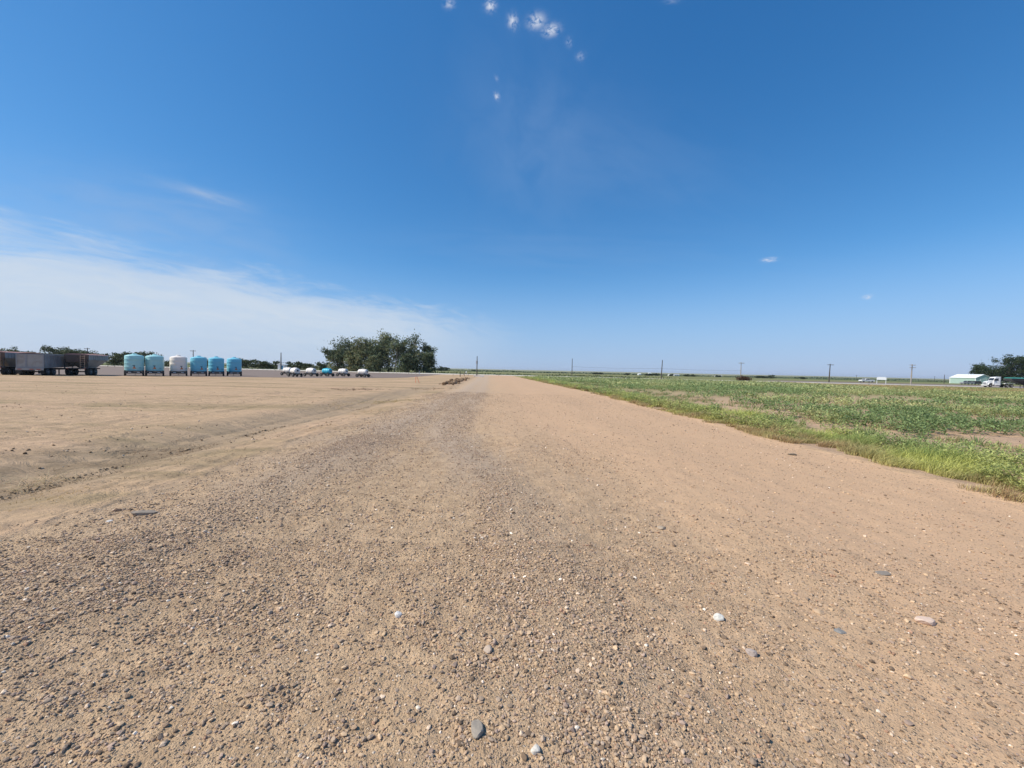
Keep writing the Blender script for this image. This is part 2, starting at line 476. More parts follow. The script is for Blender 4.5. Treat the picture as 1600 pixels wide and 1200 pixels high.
M['tarp_black'] = rgbmat('black_tarp', (.02, .022, .026), .75)
M['tarp_teal'] = rgbmat('teal_tarp', (.08, .42, .36), .6)
M['white'] = rgbmat('white_paint', (.74, .74, .73), .4, var=.05, dirt=(.55, .49, .40, .25))
M['grey_paint'] = rgbmat('grey_paint', (.42, .42, .42), .45)
M['glass'] = rgbmat('dark_glass', (.02, .025, .03), .1, spec=.8)
M['light_red'] = rgbmat('red_lens', (.45, .03, .02), .3)
M['wood_pole'] = rgbmat('weathered_pole', (.085, .072, .062), .9, scale=3, bump=.01)
M['wood_light'] = rgbmat('bleached_pole', (.36, .31, .26), .9, scale=3, bump=.01)
M['wood_post'] = rgbmat('fence_wood', (.05, .045, .04), .9)
M['wire'] = rgbmat('wire_metal', (.10, .10, .11), .5, .5)
M['orange'] = rgbmat('orange_flagging', (.75, .20, .10), .7)
M['orange_label'] = rgbmat('orange_sticker', (.62, .20, .08), .6)
M['ink'] = rgbmat('dark_print', (.03, .05, .08), .6)
M['ink_blue'] = rgbmat('blue_print', (.05, .20, .32), .6)
M['roof_white'] = rgbmat('white_metal_roof', (.80, .82, .80), .5, var=.04, scale=1)
M['trim_white'] = rgbmat('white_trim', (.82, .84, .82), .5, var=.03)
M['brown_bush'] = None


def poly_tank(name, colr, trans):
    m, t, b = new_mat(name)
    g = t.node('ShaderNodeTexCoord').outputs['Object']
    n = t.noise(g, 1.2, 4, .6)
    c = t.mix(n, tuple(x * .93 for x in colr), tuple(min(1, x * 1.05) for x in colr))
    t.put(b.inputs['Base Color'], c); b.inputs['Roughness'].default_value = .35; b.inputs['Specular IOR Level'].default_value = .35
    b.inputs['Subsurface Weight'].default_value = trans; b.inputs['Subsurface Radius'].default_value = (.6, .6, .6); b.inputs['Subsurface Scale'].default_value = .35
    return m


M['poly_cyan'] = poly_tank('cyan_polyethylene', (.38, .66, .66), 0.45)
M['poly_blue'] = poly_tank('blue_polyethylene', (.22, .57, .68), 0.45)
M['poly_bright'] = poly_tank('bright_cyan_polyethylene', (.07, .50, .64), 0.3)
M['poly_white'] = poly_tank('white_polyethylene', (.90, .80, .70), 0.45)
M['poly_cream'] = poly_tank('cream_polyethylene', (.90, .82, .73), 0.3)

# corrugated green siding
m, t, b = new_mat('green_siding')
g = t.node('ShaderNodeTexCoord').outputs['Object']
sx = t.node('ShaderNodeSeparateXYZ'); t.put(sx.inputs[0], g)
t.put(b.inputs['Base Color'], t.mix(t.noise(g, .6, 3), (.36, .50, .43), (.42, .56, .48))); b.inputs['Roughness'].default_value = .55
bp = t.node('ShaderNodeBump'); bp.inputs['Distance'].default_value = .03
t.put(bp.inputs['Height'], t.m('SINE', t.m('MULTIPLY', t.m('ADD', sx.outputs[0], sx.outputs[1]), 20))); t.put(b.inputs['Normal'], bp.outputs[0])
M['siding'] = m


def foliage(name, trans=.35, rough=.6):
    m, t, b = new_mat(name)
    a = t.node('ShaderNodeAttribute', attribute_name='tint')
    t.put(b.inputs['Base Color'], a.outputs['Color']); b.inputs['Roughness'].default_value = rough
    b.inputs['Specular IOR Level'].default_value = .25
    tr = t.node('ShaderNodeBsdfTranslucent'); t.put(tr.inputs[0], a.outputs['Color'])
    mx = t.node('ShaderNodeMixShader'); mx.inputs[0].default_value = trans
    out = m.node_tree.nodes['Material Output']
    t.l.new(b.outputs[0], mx.inputs[1]); t.l.new(tr.outputs[0], mx.inputs[2]); t.l.new(mx.outputs[0], out.inputs[0])
    return m


M['leaf'] = foliage('tree_leaves', .25)
M['grassblade'] = foliage('weed_blades', .35)
M['cropleaf'] = foliage('crop_leaves', .3)
M['bark'] = rgbmat('bark', (.15, .12, .10), .95, scale=2, bump=.03)
M['bark_pale'] = rgbmat('pale_dead_bark', (.30, .26, .22), .95, scale=2, bump=.03)
m, t, b = new_mat('stone_surface')
a = t.node('ShaderNodeAttribute', attribute_name='tint')
P = t.node('ShaderNodeNewGeometry').outputs['Position']
t.put(b.inputs['Base Color'], t.mul(a.outputs['Color'], t.mix(t.noise(P, 160, 3), (.75, .75, .75), (1.15, 1.12, 1.1)))); b.inputs['Roughness'].default_value = .9; b.inputs['Specular IOR Level'].default_value = .2
M['stone'] = m


# ------------------------------------------------------------------ mesh builder
class MB:
    def __init__(s): s.v = []; s.f = []
    def add(s, vs, fs):
        o = len(s.v); s.v += [tuple(v) for v in vs]; s.f += [tuple(i + o for i in f) for f in fs]; return s
    def box(s, x0, x1, y0, y1, z0, z1, mat=None):
        vs = [Vector(p) for p in ((x0, y0, z0), (x1, y0, z0), (x1, y1, z0), (x0, y1, z0), (x0, y0, z1), (x1, y0, z1), (x1, y1, z1), (x0, y1, z1))]
        if mat: vs = [mat @ v for v in vs]
        return s.add(vs, [(0, 3, 2, 1), (4, 5, 6, 7), (0, 1, 5, 4), (1, 2, 6, 5), (2, 3, 7, 6), (3, 0, 4, 7)])
    def tube(s, pts, rads, n=8, cap=True):
        pts = [Vector(p) for p in pts]
        if not hasattr(rads, '__len__'): rads = [rads] * len(pts)
        vs = []; fs = []
        for i, p in enumerate(pts):
            d = (pts[min(i + 1, len(pts) - 1)] - pts[max(i - 1, 0)]).normalized()
            a = d.cross(Vector((0, 0, 1)))
            if a.length < .05: a = d.cross(Vector((1, 0, 0)))
            a.normalize(); c = d.cross(a)
            for k in range(n):
                th = 2 * PI * k / n; vs.append(p + (a * math.cos(th) + c * math.sin(th)) * rads[i])
        for i in range(len(pts) - 1):
            for k in range(n):
                fs.append((i * n + k, i * n + (k + 1) % n, (i + 1) * n + (k + 1) % n, (i + 1) * n + k))
        if cap: fs.append(tuple(range(n))[::-1]); fs.append(tuple((len(pts) - 1) * n + k for k in range(n)))
        return s.add(vs, fs)
    def lathe(s, prof, n=32, org=(0, 0, 0), axis='Z'):
        vs = []; fs = []
        for (r, h) in prof:
            for k in range(n):
                th = 2 * PI * k / n; a, c = r * math.cos(th), r * math.sin(th)
                v = {'Z': (a, c, h), 'X': (h, a, c), 'Y': (a, h, c)}[axis]
                vs.append((v[0] + org[0], v[1] + org[1], v[2] + org[2]))
        for i in range(len(prof) - 1):
            for k in range(n): fs.append((i * n + k, i * n + (k + 1) % n, (i + 1) * n + (k + 1) % n, (i + 1) * n + k))
        fs.append(tuple(range(n))[::-1]); fs.append(tuple((len(prof) - 1) * n + k for k in range(n)))
        return s.add(vs, fs)
    def prism(s, poly, x0, x1, axis='X'):
        """poly in the other two axes, swept along axis"""
        n = len(poly); vs = []
        for x in (x0, x1):
            for (a, c) in poly: vs.append({'X': (x, a, c), 'Y': (a, x, c), 'Z': (a, c, x)}[axis])
        fs = [tuple(range(n))[::-1], tuple(range(n, 2 * n))] + [(i, (i + 1) % n, n + (i + 1) % n, n + i) for i in range(n)]
        return s.add(vs, fs)
    def build(s, name, mat, parent=None, smooth=None, bevel=0.0):
        me = bpy.data.meshes.new(name); me.from_pydata(s.v, [], s.f); me.update()
        import bmesh
        bm = bmesh.new(); bm.from_mesh(me); bmesh.ops.recalc_face_normals(bm, faces=bm.faces)
        if smooth is not None:
            for f in bm.faces: f.smooth = True
            for e in bm.edges:
                if len(e.link_faces) == 2 and e.calc_face_angle(0) > math.radians(smooth): e.smooth = False
        bm.to_mesh(me); bm.free()
        me.materials.append(mat)
        o = bpy.data.objects.new(name, me); C.objects.link(o)
        if parent: o.parent = parent
        if bevel:
            md = o.modifiers.new('bevel', 'BEVEL'); md.width = bevel; md.segments = 2; md.limit_method = 'ANGLE'
        return o


def wheel(parent, x, y, r=.42, w=.22, ax='Y', rimmat='rim'):
    """wheel with its axle along the X or Y axis of the thing"""
    mb = MB()
    prof = [(r * .60, -w / 2), (r * .93, -w / 2), (r, -w * .34), (r, w * .34), (r * .93, w / 2), (r * .60, w / 2)]
    org = (x, y, r)
    mb.lathe(prof, 20, org, ax)
    o = mb.build('wheel', M['tyre'], parent, 40)
    rb = MB()
    for sgn in (-1, 1):
        rb.lathe([(r * .62, sgn * w * .40), (r * .58, sgn * w * .53), (r * .3, sgn * w * .35), (r * .12, sgn * w * .6), (r * .02, sgn * w * .6)], 16, org, ax)
    rb.build('rim', M[rimmat], o, 40)
    return o


# ------------------------------------------------------------------ yard and highway sheets
YZ = -0.2
m, t, b = new_mat('grey_yard_surface')
P = t.node('ShaderNodeNewGeometry').outputs['Position']
sp = t.node('ShaderNodeSeparateXYZ'); t.put(sp.inputs[0], P)
sv = t.xyz(t.m('MULTIPLY', sp.outputs[0], .3), sp.outputs[1])
t.put(b.inputs['Base Color'], t.mix(t.noise(sv, .5, 5, .65, .3), (.165, .122, .095), (.25, .185, .15))); b.inputs['Roughness'].default_value = .95
bp = t.node('ShaderNodeBump'); bp.inputs['Distance'].default_value = .02; t.put(bp.inputs['Height'], t.noise(P, 12, 4)); t.put(b.inputs['Normal'], bp.outputs[0])
M['yard'] = m
m, t, b = new_mat('pale_highway_surface')
P = t.node('ShaderNodeNewGeometry').outputs['Position']
t.put(b.inputs['Base Color'], t.mix(t.noise(P, .3, 4), (.48, .44, .38), (.60, .55, .47))); b.inputs['Roughness'].default_value = .9
M['highway'] = m
m, t, b = new_mat('highway_paint'); b.inputs['Base Color'].default_value = (.75, .73, .66, 1); b.inputs['Roughness'].default_value = .8
M['line'] = m
m, t, b = new_mat('highway_yellow_paint'); b.inputs['Base Color'].default_value = (.62, .42, .06, 1); b.inputs['Roughness'].default_value = .8
M['yline'] = m

# yard outline with an uneven near edge
near = [(-185, 47), (-120, 50), (-84, 51.5), (-66, 54), (-56, 56), (-47, 61), (-40, 64), (-32, 68), (-26, 76), (-20, 88), (-17, 98)]
pts = []
for i in range(len(near) - 1):
    a, b_ = near[i], near[i + 1]; n = max(2, int(math.hypot(b_[0] - a[0], b_[1] - a[1]) / 1.2))
    for k in range(n):
        s_ = k / n; pts.append((a[0] + (b_[0] - a[0]) * s_ + random.uniform(-.25, .25), a[1] + (b_[1] - a[1]) * s_ + random.uniform(-.5, .5)))
mb = MB()
bv = []; N = len(pts)
for (x, y) in pts: bv.append((x, y, YZ + .035))
for (x, y) in pts:
    yf = 140 - .2 * x; bv.append((x, yf, YZ + .035))
for (x, y) in pts: bv.append((x, y - .3, YZ - .12))
fs = [(i, i + 1, N + i + 1, N + i) for i in range(N - 1)] + [(2 * N + i, 2 * N + i + 1, i + 1, i) for i in range(N - 1)]
mb.add(bv, fs)
tag(mb.build('yard', M['yard']), kind='structure')


def strip(name, mat, a, b_, w, z0, skirt=.25, n=60):
    """long flat road running from a to b"""
    a = Vector((*a, 0)); b_ = Vector((*b_, 0)); d = (b_ - a).normalized(); p = Vector((-d.y, d.x, 0)); mb = MB()
    vs = []; fs = []
    for i in range(n + 1):
        c = a.lerp(b_, i / n)
        for (o_, dz_) in ((-w / 2 - skirt * 4, -skirt), (-w / 2, 0), (w / 2, 0), (w / 2 + skirt * 4, -skirt)):
            q_ = c + p * o_; vs.append((q_.x, q_.y, z0 + dz_))
    for i in range(n):
        for k in range(3): fs.append((i * 4 + k, i * 4 + k + 1, i * 4 + 5 + k, i * 4 + 4 + k))
    mb.add(vs, fs); return tag(mb.build(name, mat), kind='structure')


ha, hb = (-1400, 152 + 280), (1400, 152 - 280)
strip('highway', M['highway'], ha, hb, 12.0, 0.12)
hd = Vector((hb[0] - ha[0], hb[1] - ha[1], 0)).normalized(); hp = Vector((-hd.y, hd.x, 0))
for off, wd, mt in ((-3.8, .12, 'line'), (3.8, .12, 'line'), (-.12, .1, 'yline'), (.12, .1, 'yline')):
    o_ = hp * off
    strip('road_marking', M[mt], (ha[0] + o_.x, ha[1] + o_.y), (hb[0] + o_.x, hb[1] + o_.y), wd, .124, .0005, 8)
# gravel apron on the right where the trucks stand
mb = MB(); ap = [(96, 112.5), (270, 78), (330, 150), (120, 192), (104, 150)]
mb.add([(x, y, .05) for x, y in ap] + [(x + (-3 if x < 200 else 3), y + (-3 if y < 130 else 3), -.3) for x, y in ap], [(0, 1, 2, 3, 4)] + [(5 + i, 5 + (i + 1) % 5, (i + 1) % 5, i) for i in range(5)])
tag(mb.build('truck_apron', M['yard']), kind='structure')


# ------------------------------------------------------------------ tank trailers
def frame_box(mb, x0, x1, y0, y1, z0, z1): mb.box(x0, x1, y0, y1, z0, z1)


def tank_trailer(loc, rz, label, mat, decal_x=0.0, group='poly tanks on trailers in a row'):
    """vertical poly tank on a low trailer; local -Y faces the viewer"""
    t_ = thing('tank_trailer', label, 'tank trailer', loc, rz, group)
    R = 1.06; z0, z1 = .70, 2.86
    prof = [(.02, z0), (R - .06, z0), (R, z0 + .06)]
    for zz in (1.25, 1.8, 2.35): prof += [(R, zz - .03), (R + .012, zz), (R, zz + .03)]
    prof += [(R, z1 - .10), (R - .02, z1 - .02), (R - .09, z1 + .05), (R - .35, z1 + .14), (R - .72, z1 + .22), (.30, z1 + .25), (.02, z1 + .25)]
    mb = MB(); mb.lathe(prof, 48); tk = mb.build('tank', mat, t_, 30)
    mb = MB(); mb.lathe([(.26, z1 + .22), (.26, z1 + .34), (.22, z1 + .37), (.02, z1 + .375)], 20, (0, .05, 0)); mb.build('lid', mat, tk, 40)
    # stickers bent round the wall
    def patch(nm, a0, a1, za, zb, mt, tri=False):
        m_ = MB(); vs = []; n = 6; r = R + .016
        for i in range(n + 1):
            a_ = -PI / 2 + a0 + (a1 - a0) * i / n
            top = zb if not tri else za + (zb - za) * (1 - abs(2 * i / n - 1)) + .002
            vs += [(r * math.cos(a_), r * math.sin(a_), za), (r * math.cos(a_), r * math.sin(a_), top)]
        m_.add(vs, [(2 * i, 2 * i + 2, 2 * i + 3, 2 * i + 1) for i in range(n)]); return m_.build(nm, mt, tk)
    s_ = decal_x
    patch('warning_sticker', s_ - .19, s_ + .19, 1.02, 1.36, M['orange_label'], True)
    patch('printed_mark', s_ - .17, s_ + .09, 1.44, 1.52, M['ink'])
    patch('printed_mark', s_ - .07, s_ + .05, 1.30, 1.40, M['ink'])
    patch('printed_plate', s_ + .48, s_ + .78, 1.10, 1.17, M['ink_blue'])
    mb = MB()
    for x in (-.62, .62): mb.box(x - .06, x + .06, -1.35, 2.1, .52, .64)
    for y in (-1.3, -.45, .45, 1.3): mb.box(-1.05, 1.05, y - .05, y + .05, .643, .70)
    mb.box(-1.02, 1.02, -1.42, -1.352, .34, .62); mb.box(-.9, .9, -1.30, 1.6, .36, .50)
    mb.box(-.95, .95, -1.44, -1.38, .22, .28)
    mb.box(-.9, -.84, -1.42, -1.37, .25, .42); mb.box(.84, .9, -1.42, -1.37, .25, .42)
    mb.tube([(-.62, 2.1, .58), (0, 3.2, .5)], .05, 6); mb.tube([(.62, 2.1, .58), (0, 3.2, .5)], .05, 6)
    mb.tube([(0, 3.15, .5), (0, 3.15, .02)], .035, 6)
    for y in (-.55, .35): mb.tube([(-1.0, y, .40), (1.0, y, .40)], .05, 6)
    mb.build('frame', M['steel_dark'], t_)
    for x in (-.62, .30):
        q_ = MB(); q_.box(x, x + .32, -1.455, -1.425, .46, .56); q_.build('tail_light', M['rim'], t_)
    for y in (-.55, .35):
        for x in (-.96, .96): wheel(t_, x, y, .39, .2, 'X', 'steel_grey')
    return t_


TR = math.radians(40)
tanks = [(210, 587.2, 'cyan poly tank on a dark trailer, leftmost tank of the row beside the grain trailers', 'poly_cyan', .02),
         (242, 587.3, 'cyan poly tank on a trailer, standing directly left of the white tank', 'poly_cyan', .0),
         (279, 587.4, 'white poly tank on a dark trailer, the only white tank in the row', 'poly_white', .36),
         (310.5, 587.5, 'blue poly tank on a trailer, standing directly right of the white tank', 'poly_blue', .36),
         (338, 587.4, 'blue poly tank on a trailer, second from the right end of the tank row', 'poly_blue', .16),
         (366, 587.4, 'blue poly tank on a trailer at the right end of the tank row', 'poly_blue', .22)]
for (px, py, lab, mt, dx) in tanks:
    p = at(px, py, YZ + .035); d = Vector((p.x, p.y, 0)).normalized(); p = p + d * 1.4
    rz = math.atan2(-p.x, p.y) * .55 + TR * .45
    tank_trailer(p, rz, lab, M[mt], dx)


def nurse_trailer(loc, rz, label, mat, group='small nurse tank wagons'):
    """low horizontal tank on a four wheeled wagon, long axis local X, its end face at +X"""
    t_ = thing('nurse_wagon', label, 'tank wagon', loc, rz, group)
    R = .56; L = .95; zc = 1.02; prof = [(.02, -L), (R * .45, -L + .02), (R * .8, -L + .07), (R * .96, -L + .16)]
    for xx in (-.45, 0, .45): prof += [(R, xx - .05), (R + .02, xx), (R, xx + .05)]
    prof += [(R * .96, L - .16), (R * .8, L - .07), (R * .45, L - .02), (.02, L)]
    mb = MB(); mb.lathe(prof, 28, (0, 0, zc), 'X'); tk = mb.build('tank', mat, t_, 35)
    mb = MB(); mb.lathe([(.2, zc + R - .05), (.2, zc + R + .09), (.02, zc + R + .1)], 16, (0, 0, 0)); mb.build('lid', mat, tk, 40)
    mb = MB(); mb.lathe([(.02, L + .001), (.16, L + .001), (.16, L + .03), (.02, L + .03)], 14, (0, 0, zc + .08), 'X'); mb.build('end_mark', M['ink'], tk, 40)
    mb = MB()
    for y in (-.36, .36): mb.box(-1.15, 1.15, y - .05, y + .05, .42, .52)
    for x in (-1.0, -.4, .4, 1.0): mb.box(x - .05, x + .05, -.6, .6, .523, .60)
    for x in (-.8, .8): mb.tube([(x, -.72, .33), (x, .72, .33)], .045, 6)
    for x in (-.55, .55):
        mb.box(x - .04, x + .04, -.54, -.46, .58, .82); mb.box(x - .04, x + .04, .46, .54, .58, .82)
    mb.tube([(1.15, 0, .42), (2.0, .1, .2)], .035, 6)
    mb.build('frame', M['steel_dark'], t_)
    for x in (-.8, .8):
        for y in (-.72, .72): wheel(t_, x, y, .33, .2, 'Y', 'steel_grey')
    return t_


for (px, py, lab, mt, rz) in (
        (450, 586.6, 'white nurse tank wagon half hidden behind the leftmost wagon of the line', 'poly_cream', -.35),
        (461, 588.6, 'cream nurse tank wagon in front, leftmost of the line, overlapping a second one', 'poly_cream', -.62),
        (486, 588.0, 'white nurse tank wagon standing directly left of the bright cyan one', 'poly_cream', -.35),
        (511, 588.0, 'bright cyan nurse tank wagon, the only coloured one in its line', 'poly_bright', -.28),
        (536, 588.0, 'white nurse tank wagon standing directly right of the bright cyan one', 'poly_cream', -.28),
        (567, 589.4, 'white nurse tank wagon at the right end of the line, before the grove', 'poly_cream', -.18)):
    nurse_trailer(at(px, py, YZ + .035), rz, lab, M[mt])


# ------------------------------------------------------------------ grain trailers (long axis +Y, end face at y=0 towards the viewer)
def tandem(t_, ys_, hw, r=.50):
    for y in ys_:
        for s_ in (-1, 1): wheel(t_, s_ * (hw - .24), y, r, .46, 'X', 'alu')


def hopper_trailer(loc, rz, label, L=7.0, mat='alu', tarp='tarp_red', group='grain trailers parked side by side', rim='alu', hw=1.2):
    t_ = thing('hopper_trailer', label, 'grain trailer', loc, rz, group)
    zt, zm, zb = 2.72, 2.15, 1.0
    # body: straight upper band, hopper slopes at both ends and down the sides
    def section(y, zlow, half_low):
        return [(-half_low, y, zlow), (half_low, y, zlow), (hw, y, max(zm, zlow)), (hw, y, zt), (-hw, y, zt), (-hw, y, max(zm, zlow))]
    mb = MB(); secs = [section(0, zm, hw), section(.02, zm - .01, hw - .02), section(L * .30, zb, .45), section(L * .70, zb, .45), section(L - .02, zm - .01, hw - .02), section(L, zm, hw)]
    vs = [v for s_ in secs for v in s_]; fs = [tuple(range(6))[::-1], tuple(range(30, 36))]
    for i in range(5):
        for k in range(6): fs.append((i * 6 + k, i * 6 + (k + 1) % 6, (i + 1) * 6 + (k + 1) % 6, (i + 1) * 6 + k))
    mb.add(vs, fs); bd = mb.build('body', M[mat], t_)
    mb = MB()
    n = int(L / .55)
    for s_ in (-1, 1):
        for i in range(1, n):
            y = L * i / n; mb.box(s_ * hw, s_ * (hw + .035), y - .03, y + .03, zm, zt - .06) if s_ > 0 else mb.box(-hw - .035, -hw, y - .03, y + .03, zm, zt - .06)
        a_, b_ = (hw, hw + .06) if s_ > 0 else (-hw - .06, -hw)
        mb.box(a_, b_, 0, L, zt - .06, zt + .04); mb.box(a_, b_ - 0, 0, L, zm - .05, zm + .003)
    mb.build('side_rib', M[mat], bd)
    # dark end sheet and rail
    mb = MB(); mb.box(-hw, hw, -.03, -.001, zm - .35, zt + .05); mb.box(-.12, .12, -.05, -.031, zm - .3, zt); mb.build('end_sheet', M['hopper_brown'], t_)
    mb = MB()
    for x in (-hw + .08, hw - .08): mb.box(x - .05, x + .05, -.12, -.04, .9, zm)
    mb.box(-hw, hw, -.14, -.035, .86, .98)
    for x in (-.5, .5): mb.box(x - .07, x + .07, .0, L * .78, .85, 1.0)
    for y in (.5, 1.7, L * .3, L * .7): mb.box(-.9, .9, y - .05, y + .05, .84, .997)
    for x in (-.5, .5): mb.tube([(x, .1, 1.0), (x * .9, .9, zm - .2)], .05, 6)
    for x in (-.45, .45): mb.box(x - .05, x + .05, L * .72, L * .72 + .1, .05, .9)
    for y in (.55, 1.8): mb.tube([(-hw + .25, y, .5), (hw - .25, y, .5)], .07, 8)
    mb.build('chassis', M['steel_dark'], t_)
    for y in (.55, 1.8):
        for s_ in (-1, 1):
            mb = MB(); mb.box(s_ * hw - (.52 if s_ > 0 else 0), s_ * hw + (0 if s_ > 0 else .52), y - .60, y + .56, 1.06, 1.10); mb.build('fender', M['steel_grey'], t_)
    mb = MB()
    for x in (.42, .86): mb.tube([(x, -.20, .75), (x, -.14, zt)], .028, 6)
    for k in range(7): mb.tube([(.42, -.19 + .007 * k, .9 + k * .28), (.86, -.19 + .007 * k, .9 + k * .28)], .02, 5)
    mb.build('ladder', M['rust'], t_)
    mb = MB(); poly = [(hw * math.cos(PI * i / 10), zt + .05 + .17 * math.sin(PI * i / 10)) for i in range(11)]
    mb.prism([(a_, c_) for a_, c_ in poly], .02, L - .02, 'Y'); mb.build('tarp', M[tarp], t_, 40)
    for x in (-.95, .75):
        q_ = MB(); q_.box(x, x + .2, -.17, -.142, .89, .96); q_.build('tail_light', M['light_red'], t_)
    tandem(t_, (.55, 1.8), hw, .5)
    return t_


def dump_trailer(loc, rz, label, L=9.0):
    t_ = thing('dump_trailer', label, 'grain trailer', loc, rz, 'grain trailers parked side by side')
    hw = 1.22; z0, z1 = .95, 2.62
    mb = MB(); mb.prism([(0, z0), (L - 1.0, z0 + .25), (L, z0 + .9), (L, z1), (0, z1)], -hw, hw, 'X'); bd = mb.build('body', M['alu'], t_)
    mb = MB()
    for s_ in (-1, 1):
        a_, b_ = (hw, hw + .05) if s_ > 0 else (-hw - .05, -hw)
        for i in range(1, 15): y = L * i / 15; mb.box(a_, b_, y - .035, y + .035, z0 + .35, z1 - .1)
        mb.box(a_, b_ + (.02 if s_ > 0 else 0), 0, L, z1 - .1, z1 + .03); mb.box(a_, b_, .0, L - .5, z0 + .28, z0 + .345)
    mb.build('side_rib', M['alu'], bd)
    gt = MB(); gt.box(-hw + .06, hw - .06, -.06, -.003, z0 + .1, z1 - .05); g_ = gt.build('tailgate', M['alu_pale'], t_)
    mb = MB()
    for x in (-hw, -.42, -.36, hw - .1): mb.box(x, x + .09, -.10, -.062, z0, z1 + .02)
    mb.box(-hw, hw, -.098, -.064, z1 - .02, z1 + .06); mb.box(-hw, hw, -.098, -.064, z0 + .02, z0 + .12)
    mb.build('gate_frame', M['steel_grey'], g_)
    mb = MB(); mb.box(-hw, hw, -.2, -.11, z0 - .28, z0 - .003); mb.build('bumper', M['alu_pale'], t_)
    for x in (-1.05, .0, .62):
        q_ = MB(); q_.box(x, x + .35, -.23, -.203, z0 - .2, z0 - .12); q_.build('tail_light', M['light_red'], t_)
    mb = MB()
    for x in (-.5, .5): mb.box(x - .08, x + .08, -.1, L - 1, .72, z0 - .01)
    for y in (.7, 1.95): mb.tube([(-hw + .25, y, .48), (hw - .25, y, .48)], .07, 8)
    for x in (-.5, .5): mb.box(x - .05, x + .05, L - 2.2, L - 2.1, .02, .9)
    mb.build('chassis', M['steel_dark'], t_)
    mb = MB(); poly = [(hw * math.cos(PI * i / 10), z1 + .035 + .14 * math.sin(PI * i / 10)) for i in range(11)]
    mb.prism(poly, .1, L - .05, 'Y'); mb.build('tarp', M['tarp_black'], t_, 40)
    for s_ in (-1, 1):
        mb = MB(); mb.box(s_ * hw - (.5 if s_ > 0 else 0), s_ * hw + (0 if s_ > 0 else .5), -.15, -.1, .25, z0 - .3); mb.build('mud_flap', M['tyre'], t_)
    tandem(t_, (.7, 1.95), hw, .48)
    return t_


HZ = YZ + .035
rzt = math.radians(25)
p1 = at(120, 586.6, HZ); p2 = at(48, 586.9, HZ); p3 = at(-14, 586.0, HZ)
hopper_trailer(p1, rzt, 'grey hopper grain trailer with brown end and rusty ladder, nearest the tanks', 5.3)
dump_trailer(p2, rzt, 'long grey grain trailer with pale tailgate, between two hopper trailers')
hopper_trailer(p3, rzt, 'grey hopper trailer with red tarp, cut off by the left picture edge', 7.6)


# ------------------------------------------------------------------ poles and wires
def pole(px, Y, top_py, label, arms=1, mat='wood_pole', r=.15, zb=0.0, rz=0.0, transformer=False, double=False, name='utility_pole', lean=0.0):
    p = atY(px, Y, zb); h = height_at(px, top_py, Y) - zb
    t_ = thing(name, label, 'utility pole', p, rz, 'utility poles')
    mb = MB(); mb.tube([(0, 0, -.5), (lean * .5, 0, h * .5), (lean, 0, h)], [r * 1.15, r, r * .72], 10); mb.build('shaft', M[mat], t_, 50)
    for k in range(arms):
        z = h - .35 - k * .9
        c = MB(); c.box(-1.1 + lean, 1.1 + lean, -.07 - r, .05 - r, z - .07, z + .07); ca = c.build('crossarm', M[mat], t_)
        for x in (-1.0, -.45, .45, 1.0):
            q_ = MB(); q_.lathe([(.03, z + .07), (.06, z + .11), (.06, z + .17), (.02, z + .22)], 8, (x + lean, -r, 0)); q_.build('insulator', M['steel_grey'], ca, 40)
    if transformer:
        q_ = MB(); q_.lathe([(.05, h - 2.2), (.26, h - 2.2), (.26, h - 1.3), (.05, h - 1.25)], 14, (.0, -.42, 0)); q_.build('transformer', M['steel_grey'], t_, 40)
        q_ = MB(); q_.box(-.05, .05, -.2, 0, h - 1.8, h - 1.7); q_.build('bracket', M['steel_dark'], t_)
    return p, h


def wire(a, b_, sag, label, r=.012, n=14):
    a = Vector(a); b_ = Vector(b_); pts = []
    for i in range(n + 1):
        s_ = i / n; p = a.lerp(b_, s_); p.z -= sag * 4 * s_ * (1 - s_); pts.append(p)
    mb = MB(); mb.tube(pts, r, 5); o = mb.build('overhead_wire', M['wire']); tag(o, label, 'overhead wire', 'overhead wires')


pole(137, 150, 543.5, 'dark pole with one crossarm rising behind the hopper grain trailer', 1, zb=-.2)
pole(302, 150, 547, 'thin dark pole with one crossarm rising behind the white tank', 1, zb=-.2)
pole(439, 172, 551, 'thick dark pole beside the small white shed across the road', 0, r=.22, zb=0)
pole(745, 112, 556.5, 'grey pole with a transformer can at the end of the gravel road', 0, r=.13, transformer=True)
pa, ha_ = pole(893.5, 150, 560, 'bare thin brown pole at the far field edge, first right of the gravel road', 0, r=.13)
pb_, hb_ = pole(1033, 140, 562.5, 'dark leaning pole between the far white houses and the crop field', 0, r=.16, lean=.25)
pc, hc = pole(1157, 150, 566, 'pole beside the rusty brown bush behind the field', 1, 'wood_light', r=.14)
pd, hd_ = pole(1295, 140, 568.5, 'dark pole standing left of the white pickup', 1, r=.17, lean=.2)
pe, he = pole(1423, 142, 569, 'bleached pale pole with two crossarms right of the white sign', 2, 'wood_light', r=.18, lean=.15)
pole(1338, 420, 586, 'tiny distant pole with a crossarm just left of the white pickup', 1, r=.15)
pole(1475, 230, 585.5, 'short dark pole just left of the green metal shed', 0, r=.15)
pole(1460, 520, 588, 'tiny distant pole between the pale pole and the shed', 1, r=.2)
for (A, hA, B, hB, nm) in ((pa, ha_, pb_, hb_, 'thin wire strung between the first two poles behind the field'),
                           (pb_, hb_, pc, hc, 'thin wire from the leaning pole to the pole by the brown bush')):
    wire((A.x, A.y, hA * .56), (B.x, B.y, hB * .56), .25, nm, .022)


# ------------------------------------------------------------------ trees
def rand_dirs(n, r_):
    v = r_.normal(size=(n, 3)); return v / np.linalg.norm(v, axis=1, keepdims=True)


